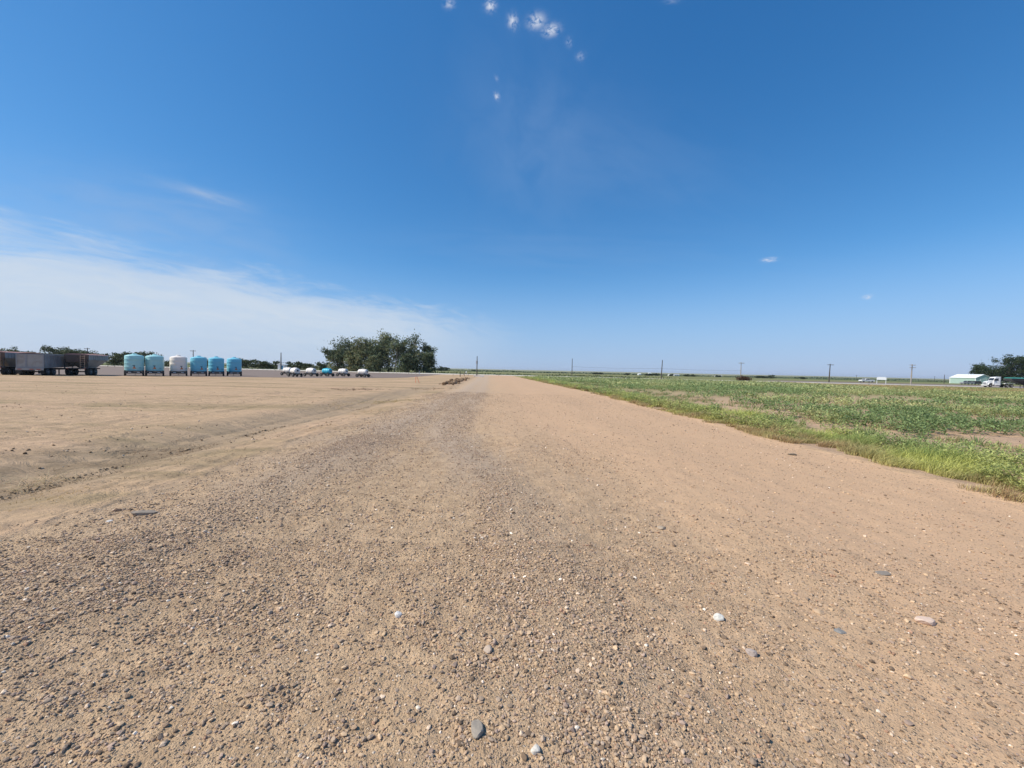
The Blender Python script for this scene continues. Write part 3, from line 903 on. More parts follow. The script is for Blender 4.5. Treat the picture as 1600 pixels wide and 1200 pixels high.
def leaf_quads(cen, size, r_, flat=.0):
    """one bent leaf-clump quad per centre"""
    n = len(cen); d = rand_dirs(n, r_); e = np.cross(d, rand_dirs(n, r_)); e /= np.linalg.norm(e, axis=1, keepdims=True) + 1e-9
    size = np.broadcast_to(size, (n,))[:, None]
    a = d * size; b_ = e * size * .55
    v = np.stack([cen - a, cen - b_ * .9, cen + a * .9, cen + b_], 1).reshape(-1, 3)
    f = np.arange(4 * n).reshape(n, 4)
    return v, f


def tree_parts(t_, h, spread, seed, nleaf=2600, leaf=.32, base=(.045, .065, .028), dead=0.0, trunk_r=None, low=.12, bark='bark', multi=1):
    r_ = np.random.default_rng(seed); rr = random.Random(seed)
    mb = MB(); tips = []
    def branch(p, d, L, r, lev):
        pts = [p]; q_ = p.copy(); dd = d.copy(); n = 4
        for i in range(n):
            dd = (dd + Vector((rr.uniform(-1, 1), rr.uniform(-1, 1), rr.uniform(-.4, .8))) * .22).normalized()
            q_ = q_ + dd * L / n; pts.append(q_.copy())
            if lev >= 1 and i >= 1: tips.append((q_.copy(), lev))
        mb.tube(pts, [r * (1 - .6 * i / n) for i in range(n + 1)], 6 if lev < 2 else 4, False)
        if lev < 3:
            k = (5, 4, 3)[lev] if lev else 7
            for j in range(k):
                s_ = rr.uniform(.3, 1.0) if lev else rr.uniform(.22, 1.0)
                i0 = min(n - 1, int(s_ * n)); bp_ = pts[i0].lerp(pts[i0 + 1], s_ * n - i0) if s_ < 1 else pts[-1]
                az = rr.uniform(0, 2 * PI); up = rr.uniform(.15, .9)
                nd = (dd * .45 + Vector((math.cos(az), math.sin(az), up)) * .9).normalized()
                branch(bp_, nd, L * rr.uniform(.42, .68), r * (1 - .6 * s_) * .6, lev + 1)
    tr = trunk_r or h * .022
    for k in range(multi):
        az = rr.uniform(0, 6.28); st = Vector((math.cos(az), math.sin(az), 0)) * (spread * .25 if multi > 1 else 0)
        branch(st + Vector((0, 0, -.3)), Vector((rr.uniform(-.15, .15), rr.uniform(-.15, .15), 1)).normalized(), h * rr.uniform(.5, .62), tr, 0)
    # scale limbs to fill the wanted height and spread
    T = np.array([list(p) for p, l in tips]); zmax = T[:, 2].max(); rmax = np.percentile(np.hypot(T[:, 0], T[:, 1]), 92)
    kz = h * .96 / zmax; kr = spread / max(rmax, .1)
    mb.v = [(x * (1 + (kr - 1) * min(1, abs(z) / (h * .3))), y * (1 + (kr - 1) * min(1, abs(z) / (h * .3))), z * kz) for x, y, z in mb.v]
    T = T * np.array([kr, kr, kz])
    mb.build('trunk', M[bark], t_, 60)
    T = T[T[:, 2] > h * low]
    if nleaf:
        keep = r_.random(len(T)) > dead; Tk = T[keep]
        nf = int(len(Tk) * .45 + 22 * (1 - dead))       # clumps that fill the crown down to the skirts
        q_ = rand_dirs(nf, r_) * (r_.random((nf, 1)) ** .4)
        fz = .47 + .40 * q_[:, 2]; fr = spread * (.98 - .30 * np.clip((fz - .55) / .4, 0, 1))
        fill = np.stack([q_[:, 0] * fr, q_[:, 1] * fr, fz * h], 1)
        lo = r_.random(nf) < (.30 * (1 - dead)); fill[lo, 2] = h * r_.uniform(.04, .30, lo.sum())
        Tk = np.concatenate([Tk, fill]); nc = len(Tk); ci = r_.integers(0, nc, nleaf)
        clump_r = r_.uniform(.45, 1.25, nc) * min(h * .062, 1.05)
        off = r_.normal(size=(nleaf, 3)) * clump_r[ci][:, None] * np.array([1, 1, .65])
        cen = Tk[ci] + off; cen[:, 2] = np.maximum(cen[:, 2], .15)
        v, f = leaf_quads(cen, r_.uniform(.6, 1.2, nleaf) * leaf, r_)
        cb = r_.uniform(.65, 1.4, nc); hue = r_.uniform(-.15, .25, nc)
        c = np.array(base)[None] * (cb[ci] * r_.uniform(.8, 1.25, nleaf))[:, None]
        c[:, 0] *= 1 + hue[ci]; c[:, 2] *= 1 - hue[ci] * .4
        mesh_np('crown', v, f, M['leaf'], t_, False, {'tint': np.repeat(c, 4, 0)})
    return t_


grove = [  # px, depth Y, top py, half spread in m, dead, base tint, label
    (526, 160, 540, 4.2, .10, 'small rounded tree at the far left edge of the dense grove'),
    (541, 168, 524, 5.0, .45, 'tree with bare dead branch tips near the left end of the grove'),
    (560, 165, 526, 5.5, .15, 'dense dark tree left of centre in the grove'),
    (577, 172, 524, 5.5, .2, 'dark tree behind the others in the left half of the grove'),
    (590, 163, 529, 5.0, .25, 'grey green tree in the middle of the grove'),
    (607, 168, 517, 4.5, .3, 'tallest slim tree rising above the middle of the grove'),
    (616, 160, 526, 4.6, .5, 'thin tree with pale exposed limbs right of the tallest tree'),
    (636, 166, 521, 4.2, .75, 'mostly dead grey branched tree with a wispy top in the grove'),
    (651, 161, 540, 4.0, .2, 'medium dark tree between the dead tree and the right end tree'),
    (662, 168, 534, 4.2, .2, 'tree with an open ragged crown near the right end of the grove'),
    (671, 160, 550, 3.0, .15, 'lowest leafy tree at the right edge of the grove'),
    (552, 158, 548, 4.2, .05, 'low bushy tree filling the front left of the grove'),
    (583, 157, 551, 4.2, .05, 'low bushy tree filling the front middle of the grove'),
    (634, 157, 552, 4.0, .05, 'low bushy tree at the front right of the grove')]
for i, (px, Y, tp, sp_, dead, lab) in enumerate(grove):
    Y = Y + 10; p = atY(px, Y, 0); h = height_at(px, tp, Y)
    t_ = thing('cottonwood_tree', lab, 'tree', p, 0, 'trees of the dense grove')
    b0 = ((.14, .165, .085), (.10, .13, .068), (.19, .205, .10))[i % 3]
    tree_parts(t_, h, sp_ * 1.0, 100 + i, int(4300 * (1 - dead * .8)), .42, b0, dead, low=.06 if dead < .3 else .2, bark='bark_pale' if dead > .4 else 'bark', multi=2 if sp_ > 4.8 else 1)

# scattered roadside and farther trees: px, Y, top py, half spread m, leaves, label
far_trees = [
    (8, 190, 541, 8, 1400, 'broad tree rising above the cut off hopper trailer at the left picture edge'),
    (33, 200, 548.5, 5, 700, 'small tree showing above the long grey trailer'),
    (66, 190, 549, 5, 800, 'low green tree left of the cluster behind the trailers'),
    (84, 190, 541, 7, 1400, 'spreading tree with gaps behind the long grey trailer'),
    (100, 195, 540, 7, 1400, 'tallest rounded tree behind the gap between the trailers'),
    (118, 195, 546, 6.5, 1100, 'rounded tree above the brown end of the hopper trailer'),
    (150, 200, 551, 4, 500, 'thin reddish tree just above the right end of the hopper trailer'),
    (180, 190, 551, 5.5, 1100, 'open branched tree left of the first cyan tank'),
    (196, 190, 549.5, 6, 1200, 'dark tree directly behind the first cyan tank'),
    (226, 195, 547.5, 6.5, 1100, 'tree rising between the first and second cyan tanks'),
    (262, 195, 561, 4.5, 600, 'small tree showing in the gap left of the white tank'),
    (322, 215, 558, 7, 500, 'tree tops barely showing above the blue tanks'),
    (390, 200, 560, 7, 1200, 'rounded dark tree right of the last blue tank'),
    (412, 200, 562, 5.5, 900, 'lighter open tree between the last blue tank and the thick pole'),
    (427, 205, 568, 4, 500, 'low bush tree just left of the thick pole'),
    (435, 190, 562, 2, 150, 'sapling with few leaves beside the thick pole'),
    (455, 205, 564.5, 7, 1200, 'rounded dark tree right of the small white shed'),
    (478, 205, 566.5, 6.5, 1000, 'wide low tree left of the cyan nurse wagon'),
    (503, 190, 565, 3.4, 500, 'little round tree standing apart at the left of the grove'),
    (1539, 288, 566, 8.5, 2200, 'dark broad tree behind the white truck cab and the green shed'),
    (1557, 295, 570, 7.5, 1800, 'dark tree between the broad tree and the right edge trees'),
    (1576, 290, 565, 7.0, 900, 'thin pale limbed tree above the truck bed'),
    (1596, 286, 551.5, 11.0, 3200, 'tall dark tree at the right edge above the teal tarp')]
for i, (px, Y, tp, sp_, nl, lab) in enumerate(far_trees):
    p = atY(px, Y, 0); h = height_at(px, tp, Y)
    t_ = thing('shade_tree', lab, 'tree', p, 0, 'scattered trees along the highway')
    base = (.085, .108, .05) if px < 600 else (.038, .060, .026)
    if 'reddish' in lab: base = (.13, .075, .055)
    tree_parts(t_, h, sp_ * .9, 300 + i, int(nl * 1.8), .42 if Y < 250 else .55, base, .12 if 'pale' not in lab else .5, low=.1, bark='bark_pale' if 'pale' in lab else 'bark', multi=2 if sp_ >= 6.5 else 1)

# far small trees out on the plain
plain = [(930, 900, 583, 9, 'small dark tree on the plain, left one of a pair right of the first pole'), (938, 900, 583.5, 8, 'small dark tree on the plain, right one of a pair right of the first pole'),
         (979, 900, 584.8, 7, 'low dark tree alone on the plain between the first two poles'), (1011, 700, 584.3, 6, 'dark tree left of the far white houses'),
         (1018, 700, 585, 5, 'round tree beside the far white silo'), (1026, 700, 583.5, 8, 'larger dark tree just left of the leaning pole'),
         (1049, 700, 586, 5, 'tree between two far white houses right of the leaning pole'), (1073, 700, 585.8, 7, 'dark tree cluster right of the far white houses'),
         (1083, 700, 586.2, 6, 'low dark tree at the right of the far tree cluster'), (1122, 800, 587, 7, 'tree over a far pale house left of the brown bush pole'),
         (1184, 600, 588, 5, 'dark round tree left of the biggest tree on the plain'), (1194, 620, 589, 6, 'low tree touching the biggest tree on the plain'),
         (1204, 600, 586, 7, 'biggest dark tree out on the plain'), (1255, 700, 591, 5, 'tiny dark bush right of the biggest plain tree'),
         (741, 1000, 578, 9, 'dark tree far off behind the transformer pole'), (683, 480, 572.5, 9, 'low tree just right of the grove on the far rise'),
         (692, 520, 574, 9, 'second low tree right of the grove on the far rise')]
for i, (px, Y, tp, sp_, lab) in enumerate(plain):
    if px > 800: Y = 300 + Y * .2; sp_ = sp_ * .62; zb_ = -.45
    else: zb_ = -.4
    p = atY(px, Y, zb_); h = height_at(px, tp - .6, Y) - zb_
    t_ = thing('plain_tree', lab, 'tree', p, 0, 'small trees far out on the plain')
    tree_parts(t_, max(h, 3), sp_ * .9, 500 + i, 520, .55 if px > 800 else .9, (.05, .07, .038), .0, low=.02)
# rusty brown bush by the pole
p = at(1162.5, 594, 0)
p = atY(1162.5, 150, 0); t_ = thing('brown_bush', 'rusty brown low bush heap at the foot of the pole behind the field', 'bush', p)
r_ = np.random.default_rng(5); cen = r_.normal(size=(900, 3)) * np.array([1.15, .8, .4]) + np.array([0, 0, .7]); cen[:, 2] = np.abs(cen[:, 2])
v, f = leaf_quads(cen, .28, r_); c = np.array([.13, .075, .05])[None] * r_.uniform(.6, 1.3, 900)[:, None]
mesh_np('foliage', v, f, M['leaf'], t_, False, {'tint': np.repeat(c, 4, 0)})
mb = MB()
for k in range(5): a_ = k * 1.3; mb.tube([(0, 0, -.1), (math.cos(a_) * .8, math.sin(a_) * .5, .9)], [.05, .02], 5)
mb.build('stem', M['bark'], t_)


# tree line hugging the far edge: one uncountable belt of brush
def belt(name, label, x0, x1, y0, y1, n, h, size, tint, seed):
    r_ = np.random.default_rng(seed); s_ = r_.random(n)
    x = x0 + (x1 - x0) * s_; y = y0 + (y1 - y0) * s_ + r_.normal(size=n) * 14
    prof = np.clip(vnoise(s_ * 60, s_ * 0 + seed, seed) + .55, .05, 1)
    z = terrain(x, y) + r_.random(n) * h * prof
    v, f = leaf_quads(np.stack([x, y, z], 1), size * r_.uniform(.6, 1.3, n), r_)
    c = np.array(tint)[None] * (r_.uniform(.6, 1.4, n))[:, None]
    tag(mesh_np(name, v, f, M['leaf'], None, False, {'tint': np.repeat(c, 4, 0)}), label, 'vegetation', kind='stuff')


belt('far_brush', 'low dark brush line running across the plain behind the highway', -650, 900, 640, 560, 5000, 2.0, 1.1, (.09, .12, .06), 1)
belt('distant_brush', 'thin brush line on the far plain below the ridges', -1600, 2200, 1500, 1300, 6000, 4.0, 2.4, (.09, .12, .065), 2)
belt('roadside_brush', 'scrubby weeds along the far side of the highway', -420, 60, 240, 165, 7000, 1.1, .35, (.10, .13, .055), 3)


# ------------------------------------------------------------------ buildings
def gable_building(name, label, cat, corner, wx, ly, eave, ridge, wallm, roofm, group=None, door=True, rz=0.0, ridge_along='Y'):
    t_ = thing(name, label, cat, corner, rz, group)
    mb = MB()
    if ridge_along == 'Y':
        mb.prism([(0, -.2), (wx, -.2), (wx, eave), (wx / 2, ridge), (0, eave)], 0, ly, 'Y')
        ro = [(-.35, eave - .1), (wx / 2, ridge + .06), (wx + .35, eave - .1), (wx + .35, eave + .06), (wx / 2, ridge + .24), (-.35, eave + .06)]
        rb = MB(); rb.prism(ro, -.3, ly + .3, 'Y')
    else:
        mb.prism([(0, -.2), (ly, -.2), (ly, eave), (ly / 2, ridge), (0, eave)], 0, wx, 'X')
        ro = [(-.35, eave - .1), (ly / 2, ridge + .06), (ly + .35, eave - .1), (ly + .35, eave + .06), (ly / 2, ridge + .24), (-.35, eave + .06)]
        rb = MB(); rb.prism(ro, -.3, wx + .3, 'X')
    mb.build('wall', wallm, t_); rb.build('roof', roofm, t_)
    return t_


sc = atY(1524, 262, 0.0)
sh = gable_building('metal_shed', 'pale green metal shed with a white roof behind the parked vehicles', 'shed', sc, 10.5, 15.5, 3.9, 6.1, M['siding'], M['roof_white'])
mb = MB(); mb.box(-.03, .25, -.06, -.003, -.1, 3.75); mb.box(-.06, -.003, -.06, .25, -.1, 3.75); mb.box(-.06, -.003, 15.2, 15.55, -.1, 3.75); mb.box(10.2, 10.53, -.06, -.003, -.1, 3.75); mb.build('corner_trim', M['trim_white'], sh)
mb = MB(); mb.box(3.2, 7.0, -.05, -.004, -.05, 3.0); dr = mb.build('door', M['siding'], sh)
mb = MB(); mb.box(3.05, 3.2, -.08, -.004, 0, 3.1); mb.box(7.0, 7.15, -.08, -.004, 0, 3.1); mb.box(3.05, 7.15, -.08, -.004, 3.1, 3.22); mb.build('door_frame', M['trim_white'], dr)
ws = atY(434, 180, 0)
w_ = gable_building('white_shed', 'small white shed beside the thick dark pole across the highway', 'shed', ws, 2.9, 2.4, 2.3, 2.9, M['white'], M['roof_white'])
mb = MB(); mb.box(1.7, 2.4, -.04, -.003, .1, 1.9); mb.build('door', M['ink_blue'], w_)
for (px, Y, wx, ly, e, rg, lab) in ((998, 690, 4, 8, 3.2, 4.2, 'tiny white farm building, leftmost of the far houses'), (1013.5, 700, 4, 5, 5.5, 6.0, 'tall narrow white farm building between far trees'),
                                    (1046, 690, 6, 8, 3.2, 4.5, 'small white house just right of the leaning pole'), (1053.5, 695, 9, 8, 3.4, 4.6, 'wide pale house right of the leaning pole'),
                                    (1119, 790, 12, 8, 3.0, 4.4, 'pale low house under a tree left of the pole by the brown bush')):
    Y = Y * .8; c_ = atY(px, Y, -.95); wx *= .8
    g_ = gable_building('farm_house', lab, 'house', c_, wx, ly * .8, e * .72, rg * .72, M['white'], M['roof_white'] if wx < 6.5 else M['grey_paint'], 'far farm houses', ridge_along='X')
    for k in range(2):
        q_ = MB(); q_.box(wx * (.2 + .4 * k), wx * (.2 + .4 * k) + .7, -.05, -.01, .9, 1.7); q_.build('window', M['glass'], g_)


# ------------------------------------------------------------------ vehicles on the right
def pickup(loc, rz, label, body='white', s=1.0, L=5.7, name='pickup_truck', cat='pickup truck', suv=False):
    """front towards -X"""
    t_ = thing(name, label, cat, loc, rz)
    h0, hood, roof, hw = .45, 1.12, 1.86, .95
    prof = [(0, h0), (0, .95), (.12, hood), (1.35, 1.2), (2.05, roof - .06), (2.25, roof), (3.45, roof), (3.68, 1.28), (L, 1.25), (L, h0)] if not suv else \
        [(0, h0), (0, .95), (.12, hood), (1.2, 1.2), (1.85, roof - .06), (2.1, roof), (L - .5, roof), (L - .05, 1.3), (L, h0)]
    mb = MB(); mb.prism(prof, -hw, hw, 'Y'); bd = mb.build('body', M[body], t_, 25, .03)
    if not suv:
        mb = MB(); mb.box(3.85, L - .12, -hw + .1, hw - .1, 1.252, 1.256); mb.build('bed', M['steel_dark'], bd)
    for s_ in (-1, 1):
        y0 = s_ * (hw + .004)
        wv = [(1.62, 1.26), (2.12, roof - .12), (2.62, roof - .10), (2.62, 1.26)]; wv2 = [(2.70, 1.26), (2.70, roof - .10), (3.40, roof - .12), (3.55, 1.28)] if not suv else [(2.7, 1.26), (2.7, roof - .1), (L - .7, roof - .12), (L - .35, 1.3)]
        for w__ in (wv, wv2):
            q_ = MB(); q_.prism(w__, y0 - .002 * s_, y0 + .006 * s_, 'Y'); q_.build('window', M['glass'], bd)
        q_ = MB(); q_.box(1.66, 1.86, min(y0, y0 + .2 * s_), max(y0, y0 + .2 * s_), 1.2, 1.36); q_.build('mirror', M[body], bd)
        q_ = MB(); q_.box(-.03, .0 - .002, s_ * .75 - .13, s_ * .75 + .13, .85, 1.0); q_.build('headlight', M['rim'], t_)
        q_ = MB(); q_.box(L + .002, L + .03, s_ * .85 - .08, s_ * .85 + .08, .85, 1.15); q_.build('tail_light', M['light_red'], t_)
    q_ = MB(); q_.add([(1.42, -.8, 1.24), (1.42, .8, 1.24), (2.06, .72, roof - .10), (2.06, -.72, roof - .10)], [(0, 1, 2, 3)]); q_.v = [(x - .03, y, z + .03) for x, y, z in q_.v]; q_.build('windscreen', M['glass'], bd)
    mb = MB(); mb.box(-.1, -.035, -hw + .05, hw - .05, .42, .66); mb.box(L + .035, L + .12, -hw + .05, hw - .05, .45, .66); mb.build('bumper', M['steel_grey'], t_)
    for x in (.95, L - 1.2):
        for s_ in (-1, 1):
            wheel(t_, x, s_ * (hw - .1), .40, .26, 'Y')
    return t_


pp = atY(1354, 186, .07)
pickup((pp.x - 3.1, pp.y, .055), -.05, 'white pickup truck driving left of the white two post sign', 'white', L=6.0)
for (px, lab, body, suv, rz) in ((1509, 'dark grey pickup in front of the green shed, left one of two', 'steel_grey', False, -.1), (1519.5, 'dark vehicle before the green shed corner, right one of two', 'steel_dark', True, -.1)):
    p = atY(px, 200, 0)
    pickup((p.x - 2.2, p.y, .0), rz, lab, body, L=5.2, suv=suv, name='parked_car' if suv else 'pickup_truck', cat='car' if suv else 'pickup truck')


def semi(loc, rz, label):
    t_ = thing('semi_tractor', label, 'truck', loc, rz)
    hw = 1.05
    mb = MB(); mb.prism([(.15, .75), (.0, 1.05), (.05, 1.45), (.35, 1.68), (1.75, 1.95), (1.75, .75)], -.72, .72, 'Y'); hd__ = mb.build('hood', M['white'], t_, 25, .05)
    mb = MB(); mb.prism([(1.76, .75), (1.76, 1.95), (2.15, 2.75), (2.35, 2.98), (3.7, 3.12), (3.72, .95), (2.9, .75)], -hw, hw, 'Y'); cb = mb.build('cab', M['white'], t_, 25, .05)
    for s_ in (-1, 1):
        q_ = MB(); q_.prism([(1.98, 1.9), (2.3, 2.62), (3.15, 2.62), (3.15, 1.9)], s_ * (hw + .003), s_ * (hw + .01), 'Y'); q_.build('window', M['glass'], cb)
        q_ = MB(); q_.box(1.9, 2.0, s_ * 1.12 - .1 if s_ > 0 else -1.32, s_ * 1.32 if s_ > 0 else -1.02, 1.9, 2.45); q_.build('mirror', M['steel_dark'], cb)
        q_ = MB(); n = 9; prf = []
        for i in range(n): a_ = PI * i / (n - 1); prf.append((.95 - .66 * math.cos(a_), .62 + .70 * math.sin(a_)))
        for i in range(n - 1, -1, -1): a_ = PI * i / (n - 1); prf.append((.95 - .60 * math.cos(a_), .62 + .64 * math.sin(a_)))
        a0, a1 = (.73, 1.12) if s_ > 0 else (-1.12, -.73)
        q_.prism(prf, a0, a1, 'Y'); q_.build('fender', M['white'], t_)
        q_ = MB(); q_.tube([(2.2, s_ * .95, .72), (3.6, s_ * .95, .72)], .28, 14); q_.build('fuel_tank', M['rim'], t_, 40)
        q_ = MB(); q_.tube([(3.85, s_ * .9, 1.0), (3.85, s_ * .9, 3.2)], .08, 10); q_.build('exhaust_stack', M['steel_grey'], t_, 40)
        q_ = MB(); q_.prism([(4.9, 1.14), (5.1, 1.28), (7.6, 1.28), (7.85, 1.14), (7.85, 1.10), (7.6, 1.22), (5.1, 1.22), (4.9, 1.10)], min(s_ * .6, s_ * 1.15), max(s_ * .6, s_ * 1.15), 'Y'); q_.build('fender', M['white'], t_)
        q_ = MB(); q_.box(.0, .05, s_ * .6 - .12, s_ * .6 + .12, 1.1, 1.3); q_.build('headlight', M['rim'], t_)
    q_ = MB(); q_.add([(1.78, -.9, 2.0), (1.78, .9, 2.0), (2.13, .85, 2.68), (2.13, -.85, 2.68)], [(0, 1, 2, 3)]); q_.v = [(x - .03, y, z + .02) for x, y, z in q_.v]; q_.build('windscreen', M['glass'], cb)
    q_ = MB(); q_.box(-.02, .13, -.5, .5, .8, 1.4); q_.build('grille', M['steel_grey'], hd__)
    q_ = MB(); q_.box(-.15, .0 - .03, -1.1, 1.1, .45, .74); q_.build('bumper', M['white'], t_)
    q_ = MB()
    for y in (-.4, .4): q_.box(.2, 8.0, y - .06, y + .06, .62, .74)
    q_.box(5.4, 6.9, -.5, .5, .9, 1.0); q_.tube([(.95, -.9, .5), (.95, .9, .5)], .06, 6)
    for x in (5.65, 7.0): q_.tube([(x, -.8, .5), (x, .8, .5)], .09, 6)
    q_.build('chassis', M['steel_dark'], t_)
    for s_ in (-1, 1):
        wheel(t_, .95, s_ * .92, .52, .3, 'Y')
        for x in (5.65, 7.0): wheel(t_, x, s_ * .85, .50, .5, 'Y')
    return t_


sp0 = atY(1538, 117.5, .055)
st_ = semi((sp0.x, sp0.y, .055), -.2, 'white conventional semi truck tractor facing left before the dark trees')
st_.scale = (.84, .84, 1.0)
hx = Vector((math.cos(-.2), math.sin(-.2), 0))
hpos = Vector((sp0.x, sp0.y, .055)) + hx * 18.0
# its trailer: long axis +Y points from the tail towards the front, so it is turned to lie behind the tractor
ht = hopper_trailer(hpos, math.atan2(-(-hx.x), -hx.y), 'dark hopper trailer with a teal tarp behind the white tractor, cut by the right edge', 12.5, 'steel_dark', 'tarp_teal', None)
ht.rotation_euler = (0, 0, math.atan2(hx.x, -hx.y))

# white sign on two posts
sg = atY(1377, 142, 0); t_ = thing('roadside_sign', 'blank white board sign on two posts beside the highway', 'sign', sg, -.55)
mb = MB(); mb.prism([(-1.3, 1.45), (1.3, 1.45), (1.3, 2.25), (.9, 2.5), (-.9, 2.5), (-1.3, 2.25)], -.05, .05, 'Y'); mb.build('board', M['trim_white'], t_)
for x in (-1.2, 1.2):
    q_ = MB(); q_.box(x - .06, x + .06, .053, .16, -.3, 2.2); q_.build('post', M['trim_white'], t_)

# ------------------------------------------------------------------ small things near the end of the road
for i, (px, bpy_, tpy, r, lab, mt) in enumerate(((719, 588.5, 580, .09, 'thick dark fence post, leftmost of the posts left of the transformer pole', 'wood_post'), (725.5, 588, 581, .06, 'thin grey fence post just left of the small white sign', 'wood_pole'),
                                            (731.5, 587.5, 582.5, .05, 'thin post just right of the small white sign', 'wood_pole'), (708, 588, 582.5, .05, 'pale thin post left of the thick dark fence post', 'wood_light'))):
    p = at(px, bpy_, 0); h = height_at(px, tpy, p.y)
    t_ = thing('fence_post', lab, 'fence post', p, 0, 'fence posts by the road end')
    mb = MB(); mb.tube([(0, 0, -.2), (0, 0, h)], [r, r * .9], 8); mb.build('shaft', M[mt], t_, 50)
    q_ = MB(); q_.lathe([(r * .93, h - .16), (r * 1.08, h - .15), (r * 1.08, h - .08), (r * .92, h - .07)], 8); q_.build('cap_band', M['steel_grey'], t_)
p = at(728.3, 587, 0); h = height_at(728.3, 580, p.y); t_ = thing('marker_sign', 'small white rectangular marker sign among the fence posts', 'sign', p)
mb = MB(); mb.box(-.17, .17, -.02, .0, h - .55, h); mb.build('plate', M['trim_white'], t_)
mb = MB(); mb.box(-.03, .03, .003, .05, -.2, h - .05); mb.build('post', M['steel_grey'], t_)
# low rail curb at the pole foot
p = at(748, 589.5, 0); t_ = thing('barrier_rail', 'low reddish white barrier rail lying at the foot of the transformer pole', 'barrier', p)
mb = MB(); mb.box(-1.3, 1.3, -.08, .08, .22, .42); mb.build('rail', M['white'], t_)
for x in (-1.05, 1.05): q_ = MB(); q_.prism([(-.3, 0), (.3, 0), (.05, .22), (-.05, .22)], x - .05, x + .05, 'X'); q_.build('foot', M['rust'], t_)
# survey stakes
for (px, py, dx, h_, lab) in ((649.5, 598, .0, 1.25, 'upright orange topped survey stake in the dirt lot'), (655.5, 598.3, -.35, .75, 'leaning orange survey stake beside the upright one')):
    p = at(px, py, 0); t_ = thing('survey_stake', lab, 'stake', p, 0, 'survey stakes')
    mb = MB(); mb.tube([(0, 0, -.1), (dx * .6, 0, h_ * .6)], .028, 4); mb.build('lath', M['orange'], t_)
    mb = MB(); mb.tube([(dx * .6, 0, h_ * .6), (dx, 0, h_)], .03, 4); mb.build('flagging', M['orange'] if dx else M['wood_light'], t_)
p = atY(655, 138, 0); t_ = thing('mailbox', 'dark mailbox on a pale post by the highway, below the grove', 'mailbox', p, .3)
mb = MB(); mb.prism([(-.28, 1.0), (.28, 1.0), (.28, 1.25)] + [(.28 * math.cos(a_), 1.25 + .2 * math.sin(a_)) for a_ in (.4, .9, 1.57, 2.2, 2.7)] + [(-.28, 1.25)], -.45, .45, 'Y'); mb.build('box', M['steel_dark'], t_)
mb = MB(); mb.box(-.08, .08, -.08, .08, -.2, .997); mb.build('post', M['white'], t_)


# ------------------------------------------------------------------ loose stones
def ico(sub):
    import bmesh
    bm = bmesh.new(); bmesh.ops.create_icosphere(bm, subdivisions=sub, radius=1.0)
    v = np.array([list(p.co) for p in bm.verts]); f = np.array([[q_.index for q_ in p.verts] for p in bm.faces]); bm.free(); return v, f


PAL = np.array([(.19, .145, .11), (.31, .25, .20), (.39, .315, .25), (.35, .275, .235), (.46, .355, .255), (.53, .405, .28), (.40, .30, .22), (.37, .24, .175), (.62, .51, .41), (.80, .74, .66)])
PW = np.array([.12, .16, .14, .11, .18, .10, .11, .025, .03, .010]); PW = PW / PW.sum()


def stones(x, y, rad, r_, sub, sink=.25, pal=PAL, pw=PW, flat=.62):
    bv, bf = ico(sub); n = len(x); k = len(bv)
    z = terrain(x, y)
    sc_ = np.stack([rad * r_.uniform(.8, 1.35, n), rad * r_.uniform(.7, 1.1, n), rad * r_.uniform(flat * .7, flat * 1.25, n)], 1)
    # 24 lumpy prototypes
    lum = 1 + r_.uniform(-.10, .10, (24, k))
    proto = bv[None] * lum[:, :, None]
    for j_ in range(24):
        for nn_ in rand_dirs(8 if sub > 1 else 4, r_):                    # broken flats
            dp_ = proto[j_] @ nn_; cut_ = r_.uniform(.45, .8)
            proto[j_] -= nn_[None] * np.maximum(dp_ - cut_, 0)[:, None] * .95
    P_ = proto[r_.integers(0, 24, n)] * sc_[:, None, :]
    a = r_.uniform(0, 2 * PI, n); ca, sa = np.cos(a), np.sin(a); b_ = r_.normal(0, .28, n); cb, sb = np.cos(b_), np.sin(b_)
    X_, Y_, Z_ = P_[..., 0], P_[..., 1], P_[..., 2]
    Y2 = Y_ * cb[:, None] - Z_ * sb[:, None]; Z2 = Y_ * sb[:, None] + Z_ * cb[:, None]
    X3 = X_ * ca[:, None] - Y2 * sa[:, None]; Y3 = X_ * sa[:, None] + Y2 * ca[:, None]
    v = np.stack([X3 + x[:, None], Y3 + y[:, None], Z2 + (z + sc_[:, 2] * (1 - 2 * sink))[:, None]], -1).reshape(-1, 3)
    f = (bf[None] + (np.arange(n) * k)[:, None, None]).reshape(-1, 3)
    c = pal[r_.choice(len(pal), n, p=pw)] * r_.uniform(.8, 1.2, (n, 1)) * np.array([1.18, 1.09, .98])
    return v, f, np.repeat(c, k, 0)


def gravelmask(x, y):
    u = roadu(x, y)
    w = u + 1.0 * fbm(x / 1.2, y / 1.2, 2, 81)
    lim = 1.9 - 2.9 * sst(y, 3, 15)
    g = 1 - sst(w + 2.6 * fbm(u / 1.2, y / 7.0, 3, 91) - lim, -2.4, 2.4)
    patch = .22 + 1.5 * np.clip(fbm(u / .7, y / 3.0, 3, 95) + .15, 0, 1) + 1.5 * np.clip(fbm(x / .16, y / .22, 3, 97) - .05, 0, 1)
    wc = .55 - 2.45 * sst(y, 2.0, 13.0); uw_ = u + .5 * fbm(u / 1.5, y / 5.0, 2, 93)
    row = np.exp(-((uw_ - wc) / .5) ** 2) + .85 * np.exp(-((uw_ + 3.3) / .7) ** 2)
    patch = patch * (.55 + .45 * (1 - sst(y, 2.2, 5.5)) * (1 - sst(u, .2, 2.2)) + 1.25 * row); g = np.clip(g + .5 * row, 0, 1)
    edge_ = sst(w, -5.2, -4.5)
    return edge_ * (1 - sst(u, 6.6, 7.2)) * (g * patch + (1 - g) * .12)


